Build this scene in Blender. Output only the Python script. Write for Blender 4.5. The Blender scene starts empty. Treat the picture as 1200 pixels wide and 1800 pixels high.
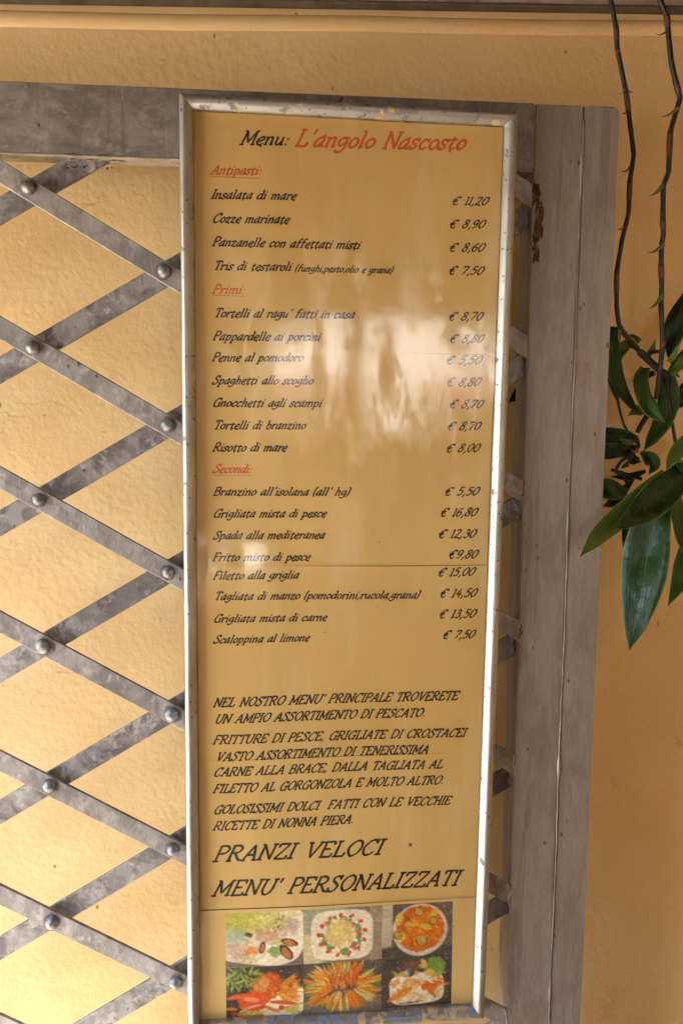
import bpy, bmesh, math, random
import numpy as np
from mathutils import Vector, Matrix
random.seed(7)
S = bpy.context.scene
C = S.collection
ZC = 1.45            # eye height; everything below is laid out round it and lifted at the end
# ---------------------------------------------------------------- camera, sky, sun, exposure
cd = bpy.data.cameras.new('camera'); cam = bpy.data.objects.new('camera', cd); C.objects.link(cam); S.camera = cam
cd.sensor_fit = 'VERTICAL'; cd.sensor_height = 36; cd.sensor_width = 24; cd.lens = 28.0
cd.clip_start = .02; cd.clip_end = 500
yaw, pitch, roll = .08475, .10806, .00715
fw = Vector((math.sin(yaw)*math.cos(pitch), math.cos(yaw)*math.cos(pitch), -math.sin(pitch)))
r0 = Vector((math.cos(yaw), -math.sin(yaw), 0)); u0 = r0.cross(fw)
rr = r0*math.cos(roll)+u0*math.sin(roll); uu = -r0*math.sin(roll)+u0*math.cos(roll)
cam.matrix_world = Matrix(((rr.x, uu.x, -fw.x, 0), (rr.y, uu.y, -fw.y, -.8), (rr.z, uu.z, -fw.z, 0), (0, 0, 0, 1)))
SUN_EL, SUN_AZ = math.radians(52), math.radians(24)     # high on the left, a little in front of the wall
sv = Vector((-math.cos(SUN_EL)*math.cos(SUN_AZ), -math.cos(SUN_EL)*math.sin(SUN_AZ), math.sin(SUN_EL)))
W = bpy.data.worlds.new('World'); S.world = W; W.use_nodes = True
nt = W.node_tree; nt.nodes.clear()
sky = nt.nodes.new('ShaderNodeTexSky'); sky.sky_type = 'NISHITA'; sky.sun_disc = False
sky.sun_elevation = SUN_EL; sky.sun_rotation = math.atan2(sv.x, sv.y)
bg = nt.nodes.new('ShaderNodeBackground'); bg.inputs[1].default_value = .15
wo = nt.nodes.new('ShaderNodeOutputWorld')
nt.links.new(sky.outputs[0], bg.inputs[0]); nt.links.new(bg.outputs[0], wo.inputs[0])
sl = bpy.data.lights.new('sun', 'SUN'); sl.energy = 4.8; sl.angle = math.radians(.5); sl.color = (1, .95, .87)
so = bpy.data.objects.new('sun', sl); C.objects.link(so); so.rotation_euler = (-sv).to_track_quat('-Z', 'Y').to_euler(); so.location = sv*20
S.view_settings.view_transform = 'Standard'; S.view_settings.look = 'None'; S.view_settings.gamma = 1
S.view_settings.use_curve_mapping = False; S.view_settings.exposure = 3.08
S.render.engine = 'CYCLES'
S.cycles.use_denoising = True; S.cycles.max_bounces = 10; S.cycles.diffuse_bounces = 5; S.cycles.transparent_max_bounces = 12
S.cycles.sample_clamp_indirect = 6
try: S.cycles.denoiser = 'OPENIMAGEDENOISE'; S.cycles.denoising_input_passes = 'RGB_ALBEDO_NORMAL'
except Exception: pass

# ---------------------------------------------------------------- materials
class N:
    def __init__(s, name, metallic=0., rough=.5, spec=.5):
        s.m = bpy.data.materials.new(name); s.m.use_nodes = True; s.t = s.m.node_tree
        s.b = s.t.nodes['Principled BSDF']; s.out = s.t.nodes['Material Output']
        s.b.inputs['Metallic'].default_value = metallic; s.b.inputs['Roughness'].default_value = rough
        s.b.inputs['Specular IOR Level'].default_value = spec
        s.co = s.t.nodes.new('ShaderNodeTexCoord').outputs['Object']; s.bumps = []
    def n(s, ty, **k):
        o = s.t.nodes.new(ty)
        for a, v in k.items(): setattr(o, a, v)
        return o
    def link(s, a, b): s.t.links.new(a, b)
    def mp(s, scale=(1, 1, 1), rot=(0, 0, 0), loc=(0, 0, 0), src=None):
        o = s.n('ShaderNodeMapping'); o.inputs['Scale'].default_value = scale; o.inputs['Rotation'].default_value = rot
        o.inputs['Location'].default_value = loc; s.link(src or s.co, o.inputs[0]); return o.outputs[0]
    def noise(s, sc, det=4, ro=.6, vec=None, dist=0):
        o = s.n('ShaderNodeTexNoise'); o.inputs['Scale'].default_value = sc; o.inputs['Detail'].default_value = det
        o.inputs['Roughness'].default_value = ro; o.inputs['Distortion'].default_value = dist
        s.link(vec or s.co, o.inputs['Vector']); return o.outputs['Fac']
    def voro(s, sc, vec=None, feat='F1'):
        o = s.n('ShaderNodeTexVoronoi', feature=feat); o.inputs['Scale'].default_value = sc
        s.link(vec or s.co, o.inputs['Vector']); return o.outputs['Distance']
    def ramp(s, f, a, b, v0=0., v1=1.):
        o = s.n('ShaderNodeMapRange'); o.inputs[1].default_value = a; o.inputs[2].default_value = b
        o.inputs[3].default_value = v0; o.inputs[4].default_value = v1; s.link(f, o.inputs[0]); return o.outputs[0]
    def math(s, op, a, b=None):
        o = s.n('ShaderNodeMath', operation=op)
        for i, v in enumerate((a, b)):
            if v is None: continue
            if isinstance(v, (int, float)): o.inputs[i].default_value = v
            else: s.link(v, o.inputs[i])
        return o.outputs[0]
    def mix(s, f, a, b):
        o = s.n('ShaderNodeMix', data_type='RGBA')
        if isinstance(f, (int, float)): o.inputs[0].default_value = f
        else: s.link(f, o.inputs[0])
        for i, v in ((6, a), (7, b)):
            if isinstance(v, tuple): o.inputs[i].default_value = (*v, 1)
            else: s.link(v, o.inputs[i])
        return o.outputs[2]
    def col(s, v):
        if isinstance(v, tuple): s.b.inputs['Base Color'].default_value = (*v, 1)
        else: s.link(v, s.b.inputs['Base Color'])
    def rough(s, v): s.link(v, s.b.inputs['Roughness'])
    def bump(s, h, dist, st=1.0):
        o = s.n('ShaderNodeBump'); o.inputs['Strength'].default_value = st; o.inputs['Distance'].default_value = dist
        s.link(h, o.inputs['Height'])
        if s.bumps: s.link(s.bumps[-1], o.inputs['Normal'])
        s.bumps.append(o.outputs[0]); s.link(o.outputs[0], s.b.inputs['Normal'])

def m_plaster():
    k = N('yellow_plaster', rough=.82, spec=.25)
    big = k.noise(1.7, 5, .55); mid = k.noise(9, 5, .6)
    c = k.mix(k.ramp(big, .35, .68), (.735, .505, .228), (.80, .572, .30))
    c = k.mix(k.ramp(mid, .45, .75, 0, .5), c, (.82, .64, .385))
    st = k.noise(14, 6, .7, k.mp((1, 1, .8), loc=(3, 1, 4)))
    c = k.mix(k.ramp(st, .60, .72, 0, .4), c, (.50, .30, .11))
    v = k.voro(38, k.mp((1, 1, .55))); pick = k.noise(23, 2, .5, k.mp(loc=(8, 2, 1)))
    sp = k.math('MULTIPLY', k.ramp(v, .055, .085, 1, 0), k.ramp(pick, .51, .55))
    c = k.mix(k.math('MULTIPLY', sp, .75), c, (.13, .07, .035))
    # thin scuff marks
    w = k.noise(6, 3, .5, k.mp((1, 1, 3), rot=(0, .3, 0), loc=(5, 5, 2)), dist=.8)
    ln = k.ramp(k.math('ABSOLUTE', k.math('SUBTRACT', w, .5)), .0, .0035, 1, 0)
    ln = k.math('MULTIPLY', ln, k.ramp(k.noise(5, 2, .5, k.mp(loc=(1, 9, 9))), .50, .58, 0, .45))
    c = k.mix(ln, c, (.36, .22, .10))
    k.col(c)
    h1 = k.noise(230, 3, .55); h2 = k.ramp(k.voro(120, k.mp(loc=(2, 3, 1)), 'SMOOTH_F1'), 0, .7, 1, 0)
    a = k.ramp(k.noise(5, 3, .6, k.mp(loc=(7, 0, 3))), .35, .65, .15, 1)
    k.bump(k.noise(11, 4, .55), .003, .3)
    k.bump(k.math('MULTIPLY', h2, a), .0013, .42)
    k.bump(h1, .0010, .5)
    k.bump(k.noise(700, 2, .5), .0003, .5)
    return k.m
def m_gate(name, base, dark, light, streak=(1, 1, 1), rot=0., amount=1., rough=.42, rust=0., gain=1.):
    k = N(name, metallic=.12, rough=rough, spec=.5)
    oi = k.n('ShaderNodeObjectInfo').outputs['Random']
    off = k.n('ShaderNodeVectorMath', operation='ADD'); k.link(k.co, off.inputs[0])
    cv = k.n('ShaderNodeCombineXYZ'); k.link(k.math('MULTIPLY', oi, 37.), cv.inputs[0]); k.link(k.math('MULTIPLY', oi, 11.), cv.inputs[2])
    k.link(cv.outputs[0], off.inputs[1]); co = off.outputs[0]
    f1 = k.noise(30, 8, .72, k.mp(streak, (0, rot, 0), src=co), .6)
    f2 = k.noise(60, 8, .75, k.mp(streak, (0, rot, 0), (4, 4, 4), src=co), .3)
    c = k.mix(k.ramp(f1, .44, .58, 0, .9*amount), base, dark)
    c = k.mix(k.ramp(f2, .52, .62, 0, .75*amount), c, light)
    d = k.noise(9, 5, .6, k.mp((2.6, 2.6, .35) if not rot else (1, 1, 1), src=co), 1.2)
    c = k.mix(k.ramp(d, .555, .60, 0, .55*amount), c, dark)
    sp = k.math('MULTIPLY', k.ramp(k.voro(75, k.mp((1, 1, .6), src=co)), .09, .13, 1, 0), k.ramp(k.noise(30, 2, .5, k.mp(loc=(2, 2, 2), src=co)), .53, .56))
    c = k.mix(k.math('MULTIPLY', sp, .8), c, (.035, .026, .022))
    if not rot:
        dr = k.noise(17, 5, .62, k.mp((1.7, 1.7, .13), loc=(5, 1, 3), src=co), .5)
        c = k.mix(k.ramp(dr, .575, .605, 0, .5), c, tuple(x*.9 for x in dark))
        c = k.mix(k.ramp(dr, .36, .33, 0, .35), c, light)
    for q, (ra, lo) in enumerate(((.5, 3.), (-.9, 8.))):      # fine scratches
        sc = k.noise(8, 2, .5, k.mp((14, 1, .5), (0, ra+rot, 0), (lo, lo, lo), src=co), .3)
        lnm = k.math('MULTIPLY', k.ramp(k.math('ABSOLUTE', k.math('SUBTRACT', sc, .5)), 0, .006, 1, 0), k.ramp(k.noise(12, 2, .5, k.mp(loc=(lo, 0, 0), src=co)), .52, .58, 0, .7))
        c = k.mix(lnm, c, dark if q else light)
    if rust:
        rm = k.ramp(k.noise(16, 6, .7, k.mp(loc=(6, 1, 2), src=co)), .70-.10*rust, .76-.08*rust)
        c = k.mix(rm, c, k.mix(k.noise(120, 4, .7), (.12, .035, .012), (.30, .12, .045)))
    k.col(c); k.rough(k.ramp(f2, .3, .7, rough-.1, rough+.16))
    k.bump(k.noise(150, 4, .6, k.mp((streak[0]*1.5, 1, streak[2]*1.5), (0, rot, 0))), .0006, .6)
    k.bump(f2, .0008, .5)
    k.bump(k.noise(18, 3, .5), .003, .35)
    return k.m
def m_silver(name, chip=.66, fs=60, chipcol=(.10, .13, .17), chipcol2=(.45, .32, .17), stretch=(1, 1, 1)):
    k = N(name, metallic=.9, rough=.42)
    f = k.noise(fs, 4, .6, k.mp((stretch[0], 1, stretch[2])), .4)
    t = k.noise(14, 4, .6, k.mp(loc=(3, 2, 7)))
    c = k.mix(k.ramp(t, .4, .7, 0, .6), (.42, .40, .38), (.27, .235, .20))
    m = k.ramp(f, chip, chip+.015); c = k.mix(m, c, k.mix(k.ramp(k.noise(45, 2, .5), .5, .54), chipcol, chipcol2) if chip < .6 else chipcol)
    m2 = k.math('MULTIPLY', k.ramp(k.voro(130), .10, .14, 1, 0), k.ramp(k.noise(26, 2, .5, k.mp(loc=(1, 5, 1))), .43, .46))
    c = k.mix(m2, c, (.05, .05, .05)); mm = k.math('MAXIMUM', m, m2)
    k.col(c); k.link(k.ramp(mm, 0, 1, .9, 0), k.b.inputs['Metallic']); k.rough(k.ramp(k.noise(30, 5, .6), .3, .7, .36, .56))
    k.bump(k.ramp(mm, 0, 1, 1, 0), .0002, .7); k.bump(k.noise(20, 3, .5), .0012, .4)
    return k.m
def m_flat(name, col, rough=.6, var=.15, sc=20, bump=.001, metallic=0., bsc=80):
    k = N(name, metallic=metallic, rough=rough)
    k.col(k.mix(k.ramp(k.noise(sc, 5, .65), .35, .65), tuple(c*(1-var) for c in col), tuple(min(1, c*(1+var)) for c in col)))
    if bump: k.bump(k.noise(bsc, 4, .6), bump, .6)
    return k.m
def m_paper():
    k = N('aged_menu_paper', rough=.5, spec=.35)
    c = k.mix(k.ramp(k.noise(5, 4, .6), .35, .7), (.68, .46, .16), (.745, .535, .215))
    c = k.mix(k.ramp(k.noise(22, 5, .65, k.mp((1, 1, .12))), .46, .62, 0, .28), c, (.60, .40, .14))
    c = k.mix(k.ramp(k.noise(3.2, 3, .6, k.mp(loc=(4, 4, 4))), .5, .7, 0, .3), c, (.58, .385, .14))
    c = k.mix(k.ramp(k.noise(26, 5, .6, k.mp((1, 1, .25), loc=(1, 2, 3))), .5, .7, 0, .45), c, (.78, .61, .35))
    c = k.mix(k.math('MULTIPLY', k.ramp(k.voro(46), .03, .05, 1, 0), k.ramp(k.noise(20, 2, .5), .58, .6, 0, .8)), c, (.20, .11, .05))
    k.col(c); k.bump(k.noise(9, 3, .5, k.mp((1.3, 1, .8)), .6), .0035, .5); k.bump(k.noise(60, 2, .5), .0006, .4)
    return k.m
def m_pane():
    m = bpy.data.materials.new('clear_acrylic_pane'); m.use_nodes = True; t = m.node_tree; t.nodes.clear()
    k = N.__new__(N); k.m = m; k.t = t; k.bumps = []; k.co = t.nodes.new('ShaderNodeTexCoord').outputs['Object']
    out = t.nodes.new('ShaderNodeOutputMaterial'); mx = t.nodes.new('ShaderNodeMixShader')
    tr = t.nodes.new('ShaderNodeBsdfTransparent'); tr.inputs[0].default_value = (.995, .99, .98, 1)
    gl = t.nodes.new('ShaderNodeBsdfGlossy'); gl.inputs['Roughness'].default_value = .06
    fr = t.nodes.new('ShaderNodeFresnel'); ge = t.nodes.new('ShaderNodeNewGeometry'); t.links.new(k.ramp(ge.outputs['Backfacing'], 0, 1, 1.48, 1/1.48), fr.inputs[0])
    k.b = gl
    k.bump(k.noise(7, 2, .4, k.mp((1, 1, .9)), .3), .0006, 1.)
    k.bump(k.noise(30, 2, .5), .00015, 1.)
    du = k.math('MULTIPLY', k.noise(1100, 2, .7), k.ramp(k.noise(17, 5, .6, k.mp((1.6, 1, .6), loc=(2, 0, 5))), .52, .68))
    k.bump(du, .0005, 1.)
    t.links.new(k.ramp(k.noise(17, 5, .6, k.mp((1.6, 1, .6), loc=(2, 0, 5))), .45, .7, .07, .24), gl.inputs['Roughness'])
    t.links.new(fr.outputs[0], mx.inputs[0]); t.links.new(tr.outputs[0], mx.inputs[1]); t.links.new(gl.outputs[0], mx.inputs[2])
    t.links.new(mx.outputs[0], out.inputs[0]); return m
def m_leaf(name, top, under, rough=.3):
    k = N(name, rough=rough, spec=.5)
    uv = k.n('ShaderNodeTexCoord').outputs['UV']; sx = k.n('ShaderNodeSeparateXYZ'); k.link(uv, sx.inputs[0])
    g = k.n('ShaderNodeNewGeometry').outputs['Backfacing']
    ax = k.math('ABSOLUTE', k.math('SUBTRACT', sx.outputs[0], .5))
    ve = k.noise(1, 3, .5, k.mp((42, 1.2, 1), src=uv))
    c = k.mix(k.ramp(ve, .35, .65), tuple(x*.75 for x in top), tuple(x*1.35 for x in top))
    c = k.mix(k.ramp(k.noise(60, 4, .6), .5, .75, 0, .4), c, tuple(x*1.6 for x in top))
    c = k.mix(k.ramp(ax, .0, .022, .55, 0), c, (.10, .16, .05))
    c = k.mix(k.ramp(ax, .455, .485, 0, .8), c, (.17, .26, .07))
    c = k.mix(g, c, under)
    tip = k.ramp(sx.outputs[1], .975, .995); c = k.mix(tip, c, (.10, .03, .012))
    c = k.mix(k.ramp(k.noise(55, 4, .7, k.mp(loc=(9, 9, 2))), .70, .74, 0, .7), c, (.16, .09, .03))
    k.col(c); k.bump(ve, .0012, .6); k.bump(k.noise(34, 3, .5), .0035, .6)
    k.rough(k.ramp(k.noise(50, 3, .6), .35, .7, rough-.06, rough+.2))
    tl = k.n('ShaderNodeBsdfTranslucent'); k.link(c, tl.inputs[0]); mx = k.n('ShaderNodeMixShader'); mx.inputs[0].default_value = .32
    k.link(k.b.outputs[0], mx.inputs[1]); k.link(tl.outputs[0], mx.inputs[2]); k.link(mx.outputs[0], k.out.inputs[0])
    return k.m
def m_print():
    k = N('printed_photo_ink', rough=.6, spec=.2)
    a = k.n('ShaderNodeVertexColor', layer_name='ink'); k.col(a.outputs[0]); return k.m

PLASTER = m_plaster()
POSTM = m_gate('taupe_painted_post', (.262, .225, .20), (.165, .138, .12), (.33, .29, .262), (1.3, 1.3, .4), amount=.6, rust=.35)
RAILM = m_gate('grey_painted_rail', (.225, .20, .175), (.12, .104, .09), (.305, .275, .25), (.9, 1, 1.3), amount=.9, rust=.1)
BARA = m_gate('scuffed_grey_bar', (.285, .258, .25), (.145, .128, .122), (.43, .395, .38), (1.4, 1, .9), .5, amount=.85)
BARB = m_gate('mottled_dark_bar', (.245, .225, .222), (.095, .085, .088), (.40, .37, .355), (1.2, 1, 1.1), -.5, amount=1.1)
RIVM = m_flat('dull_steel_rivet', (.20, .20, .21), .42, .45, 220, .0008, .55, 500)
WELD = m_gate('rusty_weld', (.33, .28, .24), (.10, .05, .03), (.42, .36, .31), amount=1.2, rust=1.6)
UNDERM = m_gate('pale_rail_underside', (.34, .29, .24), (.16, .13, .11), (.46, .41, .36), (.4, 1, 2), amount=1.)
BEADM = m_gate('seam_highlight', (.29, .255, .22), (.17, .15, .13), (.50, .46, .42), (2, 2, .3), amount=1.1, rough=.3)  # the seam's highlight is put into this paler colour
SILV = m_silver('silver_moulding', .635, 95, (.13, .13, .13), stretch=(1, 1, 1)); SILVT = m_silver('worn_silver_moulding', .565, 110, (.16, .15, .15), stretch=(.8, 1, .8))
SILVB = m_silver('chipped_silver_moulding', .515, 130, (.15, .20, .28), stretch=(1, 1, 1))
PAPER = m_paper(); PANE = m_pane(); PRINT = m_print()
INK = m_flat('black_print', (.022, .016, .014), .6, .2, 40, 0); RED = m_flat('orange_red_print', (.62, .115, .025), .6, .1, 40, 0)
LEAFD = m_leaf('dark_leaf', (.014, .038, .007), (.06, .10, .016), .2)
LEAFM = m_leaf('green_leaf', (.036, .085, .010), (.09, .15, .024), .34)
LEAFH = m_leaf('glossy_big_leaf', (.018, .046, .010), (.07, .11, .02), .16)
LEAFL = m_leaf('pale_leaf', (.11, .175, .024), (.14, .21, .035), .4)
STEMM = m_flat('dark_cane_bark', (.016, .010, .009), .42, .5, 60, .001); NODEM = m_flat('reddish_node', (.10, .038, .02), .5, .3, 90, .001)
TAN = m_flat('dry_tan_sheath', (.30, .17, .07), .6, .3, 90, .0005); SPURG = m_flat('green_spur', (.10, .14, .05), .5, .3, 60, .0005)
STONE = m_flat('ledge_stone', (.30, .255, .21), .85, .3, 12, .003)
BLACK = m_flat('black_backing', (.03, .025, .022), .8, .3, 20, 0)

# ---------------------------------------------------------------- helpers
def link(name, me, mat, parent=None):
    o = bpy.data.objects.new(name, me); C.objects.link(o)
    if mat is not None and not me.materials: me.materials.append(mat)
    if parent is not None: o.parent = parent
    return o
def obj(name, bm, mat, parent=None, smooth=0):
    bmesh.ops.recalc_face_normals(bm, faces=bm.faces)
    me = bpy.data.meshes.new(name); bm.to_mesh(me); bm.free()
    if smooth:
        me.shade_smooth()
        me.set_sharp_from_angle(angle=math.radians(smooth))
    return link(name, me, mat, parent)
def thing(name, label, cat, loc=(0, 0, 0), group=None):
    o = bpy.data.objects.new(name, None); C.objects.link(o); o.location = loc; o['label'] = label; o['category'] = cat
    if group: o['group'] = group
    return o
def tag(o, label, cat, group=None):
    o['label'] = label; o['category'] = cat
    if group: o['group'] = group
def bx(bm, x0, x1, y0, y1, z0, z1, bev=0., seg=2):
    r = bmesh.ops.create_cube(bm, size=1); vs = r['verts']
    for v in vs: v.co = Vector(((x0+x1)/2+v.co.x*(x1-x0), (y0+y1)/2+v.co.y*(y1-y0), (z0+z1)/2+v.co.z*(z1-z0)))
    if bev:
        es = {e for v in vs for e in v.link_edges}
        bmesh.ops.bevel(bm, geom=list(es), offset=bev, segments=seg, affect='EDGES', clamp_overlap=True)
    return bm
def poly_extrude(bm, pts, y0, y1):
    a = [bm.verts.new((x, y0, z)) for x, z in pts]; b = [bm.verts.new((x, y1, z)) for x, z in pts]; n = len(pts)
    bm.faces.new(a); bm.faces.new(b[::-1])
    for i in range(n): bm.faces.new((a[i], b[i], b[(i+1) % n], a[(i+1) % n]))
def clip(poly, nx, nz, c):       # keep nx*x+nz*z <= c
    out = []
    for i in range(len(poly)):
        a, b = poly[i], poly[(i+1) % len(poly)]; da = nx*a[0]+nz*a[1]-c; db = nx*b[0]+nz*b[1]-c
        if da <= 0: out.append(a)
        if (da < 0 < db) or (db < 0 < da):
            t = da/(da-db); out.append((a[0]+(b[0]-a[0])*t, a[1]+(b[1]-a[1])*t))
    return out
def cat_rom(P, n=8, closed=False):
    P = [np.array(p, float) for p in P]
    if closed: Q = [P[-1]]+P+[P[0], P[1]]
    else: Q = [2*P[0]-P[1]]+P+[2*P[-1]-P[-2]]
    out = []
    for i in range(1, len(Q)-2):
        a, b, c, d = Q[i-1:i+3]
        for k in range(n):
            t = k/n; out.append(.5*((2*b)+(c-a)*t+(2*a-5*b+4*c-d)*t*t+(-a+3*b-3*c+d)*t**3))
    out.append(Q[-2]); return out
def tube(bm, pts, rad, sides=8, cap=True):
    pts = [Vector(p) for p in pts]; n = len(pts); rings = []; up = Vector((0, -1, 0.01))
    for i, p in enumerate(pts):
        t = (pts[min(i+1, n-1)]-pts[max(i-1, 0)]).normalized(); a = t.cross(up).normalized(); b = a.cross(t)
        r = rad[i] if hasattr(rad, '__len__') else rad
        rings.append([bm.verts.new(p+(a*math.cos(q)+b*math.sin(q))*r) for q in [2*math.pi*k/sides for k in range(sides)]])
    for i in range(n-1):
        for k in range(sides): bm.faces.new((rings[i][k], rings[i][(k+1) % sides], rings[i+1][(k+1) % sides], rings[i+1][k]))
    if cap: bm.faces.new(rings[0]); bm.faces.new(rings[-1][::-1])

# ---------------------------------------------------------------- setting
bm = bmesh.new(); bx(bm, -60, 60, -80, 20, -ZC-.3, -ZC); g = obj('ground', bm, m_flat('pale_paving', (.56, .50, .41), .85, .15, 3, .004)); g['kind'] = 'structure'
wall = thing('plaster_wall', 'yellow ochre plastered wall behind the grey folding gate', 'wall', (0, .085, -ZC))
bm = bmesh.new(); bx(bm, -7, 3.2, 0, .3, 0, ZC+2.4); obj('plaster_face', bm, PLASTER, wall)
# the ledge along the top of the wall runs slightly uphill to the right
led = thing('stone_ledge', 'narrow grey brown ledge with dark underside along the top of the yellow wall', 'ledge', (0, .0845, .4275))
led.rotation_euler = (0, -math.radians(1.9), 0)
bm = bmesh.new(); bx(bm, -2.6, 1.6, -.030, 0, .0068, .16, .003, 2); obj('ledge_slab', bm, STONE, led)
bm = bmesh.new(); bx(bm, -2.6, 1.6, -.014, 0, .0036, .0065, .0008, 1); obj('shadow_joint', bm, m_flat('shade_dark_joint', (.10, .075, .055), .9, .3, 40, .001), led)  # dark strip under the slab, the ledge's shade put into its colour
bm = bmesh.new(); tube(bm, [(-2.6+i*.1, .0062, -.010+.0008*math.sin(i*1.7)) for i in range(43)], .010, 12); obj('plaster_bead', bm, PLASTER, led, 60)

# ---------------------------------------------------------------- folding gate
gate = thing('folding_gate', 'grey painted metal folding gate of riveted diagonal bars with wide end post', 'gate', (0, 0, -ZC))
GZ = ZC              # gate children are measured from the ground
def gobj(name, bm, mat, smooth=0):
    bmesh.ops.translate(bm, verts=bm.verts, vec=(0, 0, GZ)); return obj(name, bm, mat, gate, smooth)
X1, ZR, PX, PZ = -.2295, .2196, .1246, .1470
XL, XR, ZT, ZB = -.80, .2557, .2508, -ZC+.09
mm = (PZ/2)/PX
def bar(sgn, c, half, y0, y1, name, mat):
    L = math.hypot(1, mm); d = (1/L, sgn*mm/L); nrm = (-d[1], d[0])
    p = [(-3*d[0]+s*nrm[0]*half, c-3*d[1]+s*nrm[1]*half) for s in (-1, 1)]; q = [(3*d[0]+s*nrm[0]*half, c+3*d[1]+s*nrm[1]*half) for s in (1, -1)]
    P = p+q
    for nx, nz, cc in ((1, 0, XR), (-1, 0, -XL), (0, 1, ZT), (0, -1, -ZB)):
        P = clip(P, nx, nz, cc)
        if len(P) < 3: return
    if max(a[0] for a in P)-min(a[0] for a in P) < .02: return
    bm = bmesh.new(); poly_extrude(bm, P, y0, y1)
    bmesh.ops.bevel(bm, geom=[e for e in bm.edges if abs(e.verts[0].co.y-e.verts[1].co.y) < 1e-6], offset=.0006, segments=1, affect='EDGES')
    gobj(name, bm, mat)
for k in range(-8, 24):
    z0 = ZR-k*PZ
    bar(-1, z0+X1*mm, .0098, .001, .005, 'front_bar', BARA)
    bar(1, z0-X1*mm, .0112, .0105, .0145, 'rear_bar', BARB)
rv = None
GRIME = m_flat('rivet_grime', (.13, .11, .10), .8, .4, 160, .0004)
def rivet_mesh():
    bm = bmesh.new(); prof = [(.0068, .0012), (.0072, 0), (.0066, -.0026), (.0052, -.0048), (.0030, -.0063), (.0010, -.0068)]
    n = 20; rings = [[bm.verts.new((r*math.cos(2*math.pi*i/n), y, r*math.sin(2*math.pi*i/n))) for i in range(n)] for r, y in prof]
    for a, b in zip(rings, rings[1:]):
        for i in range(n): bm.faces.new((a[i], b[i], b[(i+1) % n], a[(i+1) % n]))
    bm.faces.new(rings[-1]); bm.faces.new(rings[0][::-1])
    # greasy ring of grime round the rivet head
    g0 = [bm.verts.new((0.0078*math.cos(2*math.pi*i/n), .0001, .0078*math.sin(2*math.pi*i/n))) for i in range(n)]
    g1 = [bm.verts.new(((.0092+.0007*math.sin(i*2.1))*math.cos(2*math.pi*i/n), .0006, (.0092+.0007*math.sin(i*2.1))*math.sin(2*math.pi*i/n))) for i in range(n)]
    g2 = [bm.verts.new((0.0070*math.cos(2*math.pi*i/n), .0002, .0070*math.sin(2*math.pi*i/n))) for i in range(n)]
    for a, b in ((g2, g0), (g0, g1)):
        for i in range(n): bm.faces.new((a[i], b[i], b[(i+1) % n], a[(i+1) % n])).material_index = 1
    return bm
for j in range(-4, 4):
    for k in range(-1, 12):
        x = X1+j*PX; z = ZR-k*PZ-(PZ/2 if j % 2 else 0)
        if z > ZT-.008 or z < ZB+.01 or x > XR-.008: continue
        if rv is None: rv = obj('rivet', rivet_mesh(), RIVM, gate, 50); rv.data.materials.append(GRIME); r_ = rv
        else: r_ = rv.copy(); C.objects.link(r_)
        s = random.uniform(.88, 1.12); r_.location = (x+random.uniform(-.001, .001), .0005, z+GZ+random.uniform(-.001, .001)); r_.scale = (s, random.uniform(.8, 1.15), s); r_.rotation_euler = (random.uniform(-.12, .12), random.uniform(0, 6), random.uniform(-.12, .12))
# sleeves between front and rear bars
# rail, the paler strip for its underside, the post
def wob(bm, amp=.0003, f=60):
    for v in bm.verts: v.co.x += amp*math.sin(v.co.z*f+v.co.y*30); v.co.z += amp*math.sin(v.co.x*f*.7+1)
bm = bmesh.new(); bx(bm, XL-.05, XR-.0005, -.001, .024, .2518, .3151, .0012); gobj('top_rail', bm, RAILM)
bm = bmesh.new(); bx(bm, XL, XR-.0008, -.0004, .0235, .2508, .2517, .0003); wob(bm, .0002); gobj('rail_underside', bm, UNDERM)  # thin strip for the rail's underside, in a paler colour
bm = bmesh.new(); bx(bm, XR, .3040, 0, .038, -ZC+.02, .3150, .0012); gobj('post', bm, POSTM)
# outer half of the post, top corner rounded
pts = [(.3052, -ZC+.02), (.3408, -ZC+.02)]+[(.3408-.007+.007*math.cos(a), .3150-.007+.007*math.sin(a)) for a in [math.pi/2*i/6 for i in range(7)]]+[(.3052, .3150)]
bm = bmesh.new(); poly_extrude(bm, pts, .0006, .038)
bmesh.ops.bevel(bm, geom=[e for e in bm.edges if abs(e.verts[0].co.y-e.verts[1].co.y) < 1e-6], offset=.0009, segments=2, affect='EDGES'); gobj('post', bm, POSTM)
bm = bmesh.new(); zs = [-ZC+.03+i*.006 for i in range(int((.312+ZC-.03)/.006))]
tube(bm, [(.3046+.0005*math.sin(z*23)+random.uniform(-.0002, .0002), .0006+.0003*math.sin(z*61), z) for z in zs], [.0008+random.uniform(0, .0004)+(.0012 if any(abs(z-q) < .010 for q in (-.105, -.362, -.627, .262)) else 0) for z in zs], 8)
gobj('seam_bead', bm, BEADM, 80)
bm = bmesh.new(); bx(bm, XL-.05, XL-.001, 0, .038, -ZC+.02, .2515, .0012); gobj('post', bm, POSTM)
bm = bmesh.new(); bx(bm, XL, XR, 0, .036, -ZC+.03, ZB-.001, .0012); gobj('bottom_rail', bm, RAILM)
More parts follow.
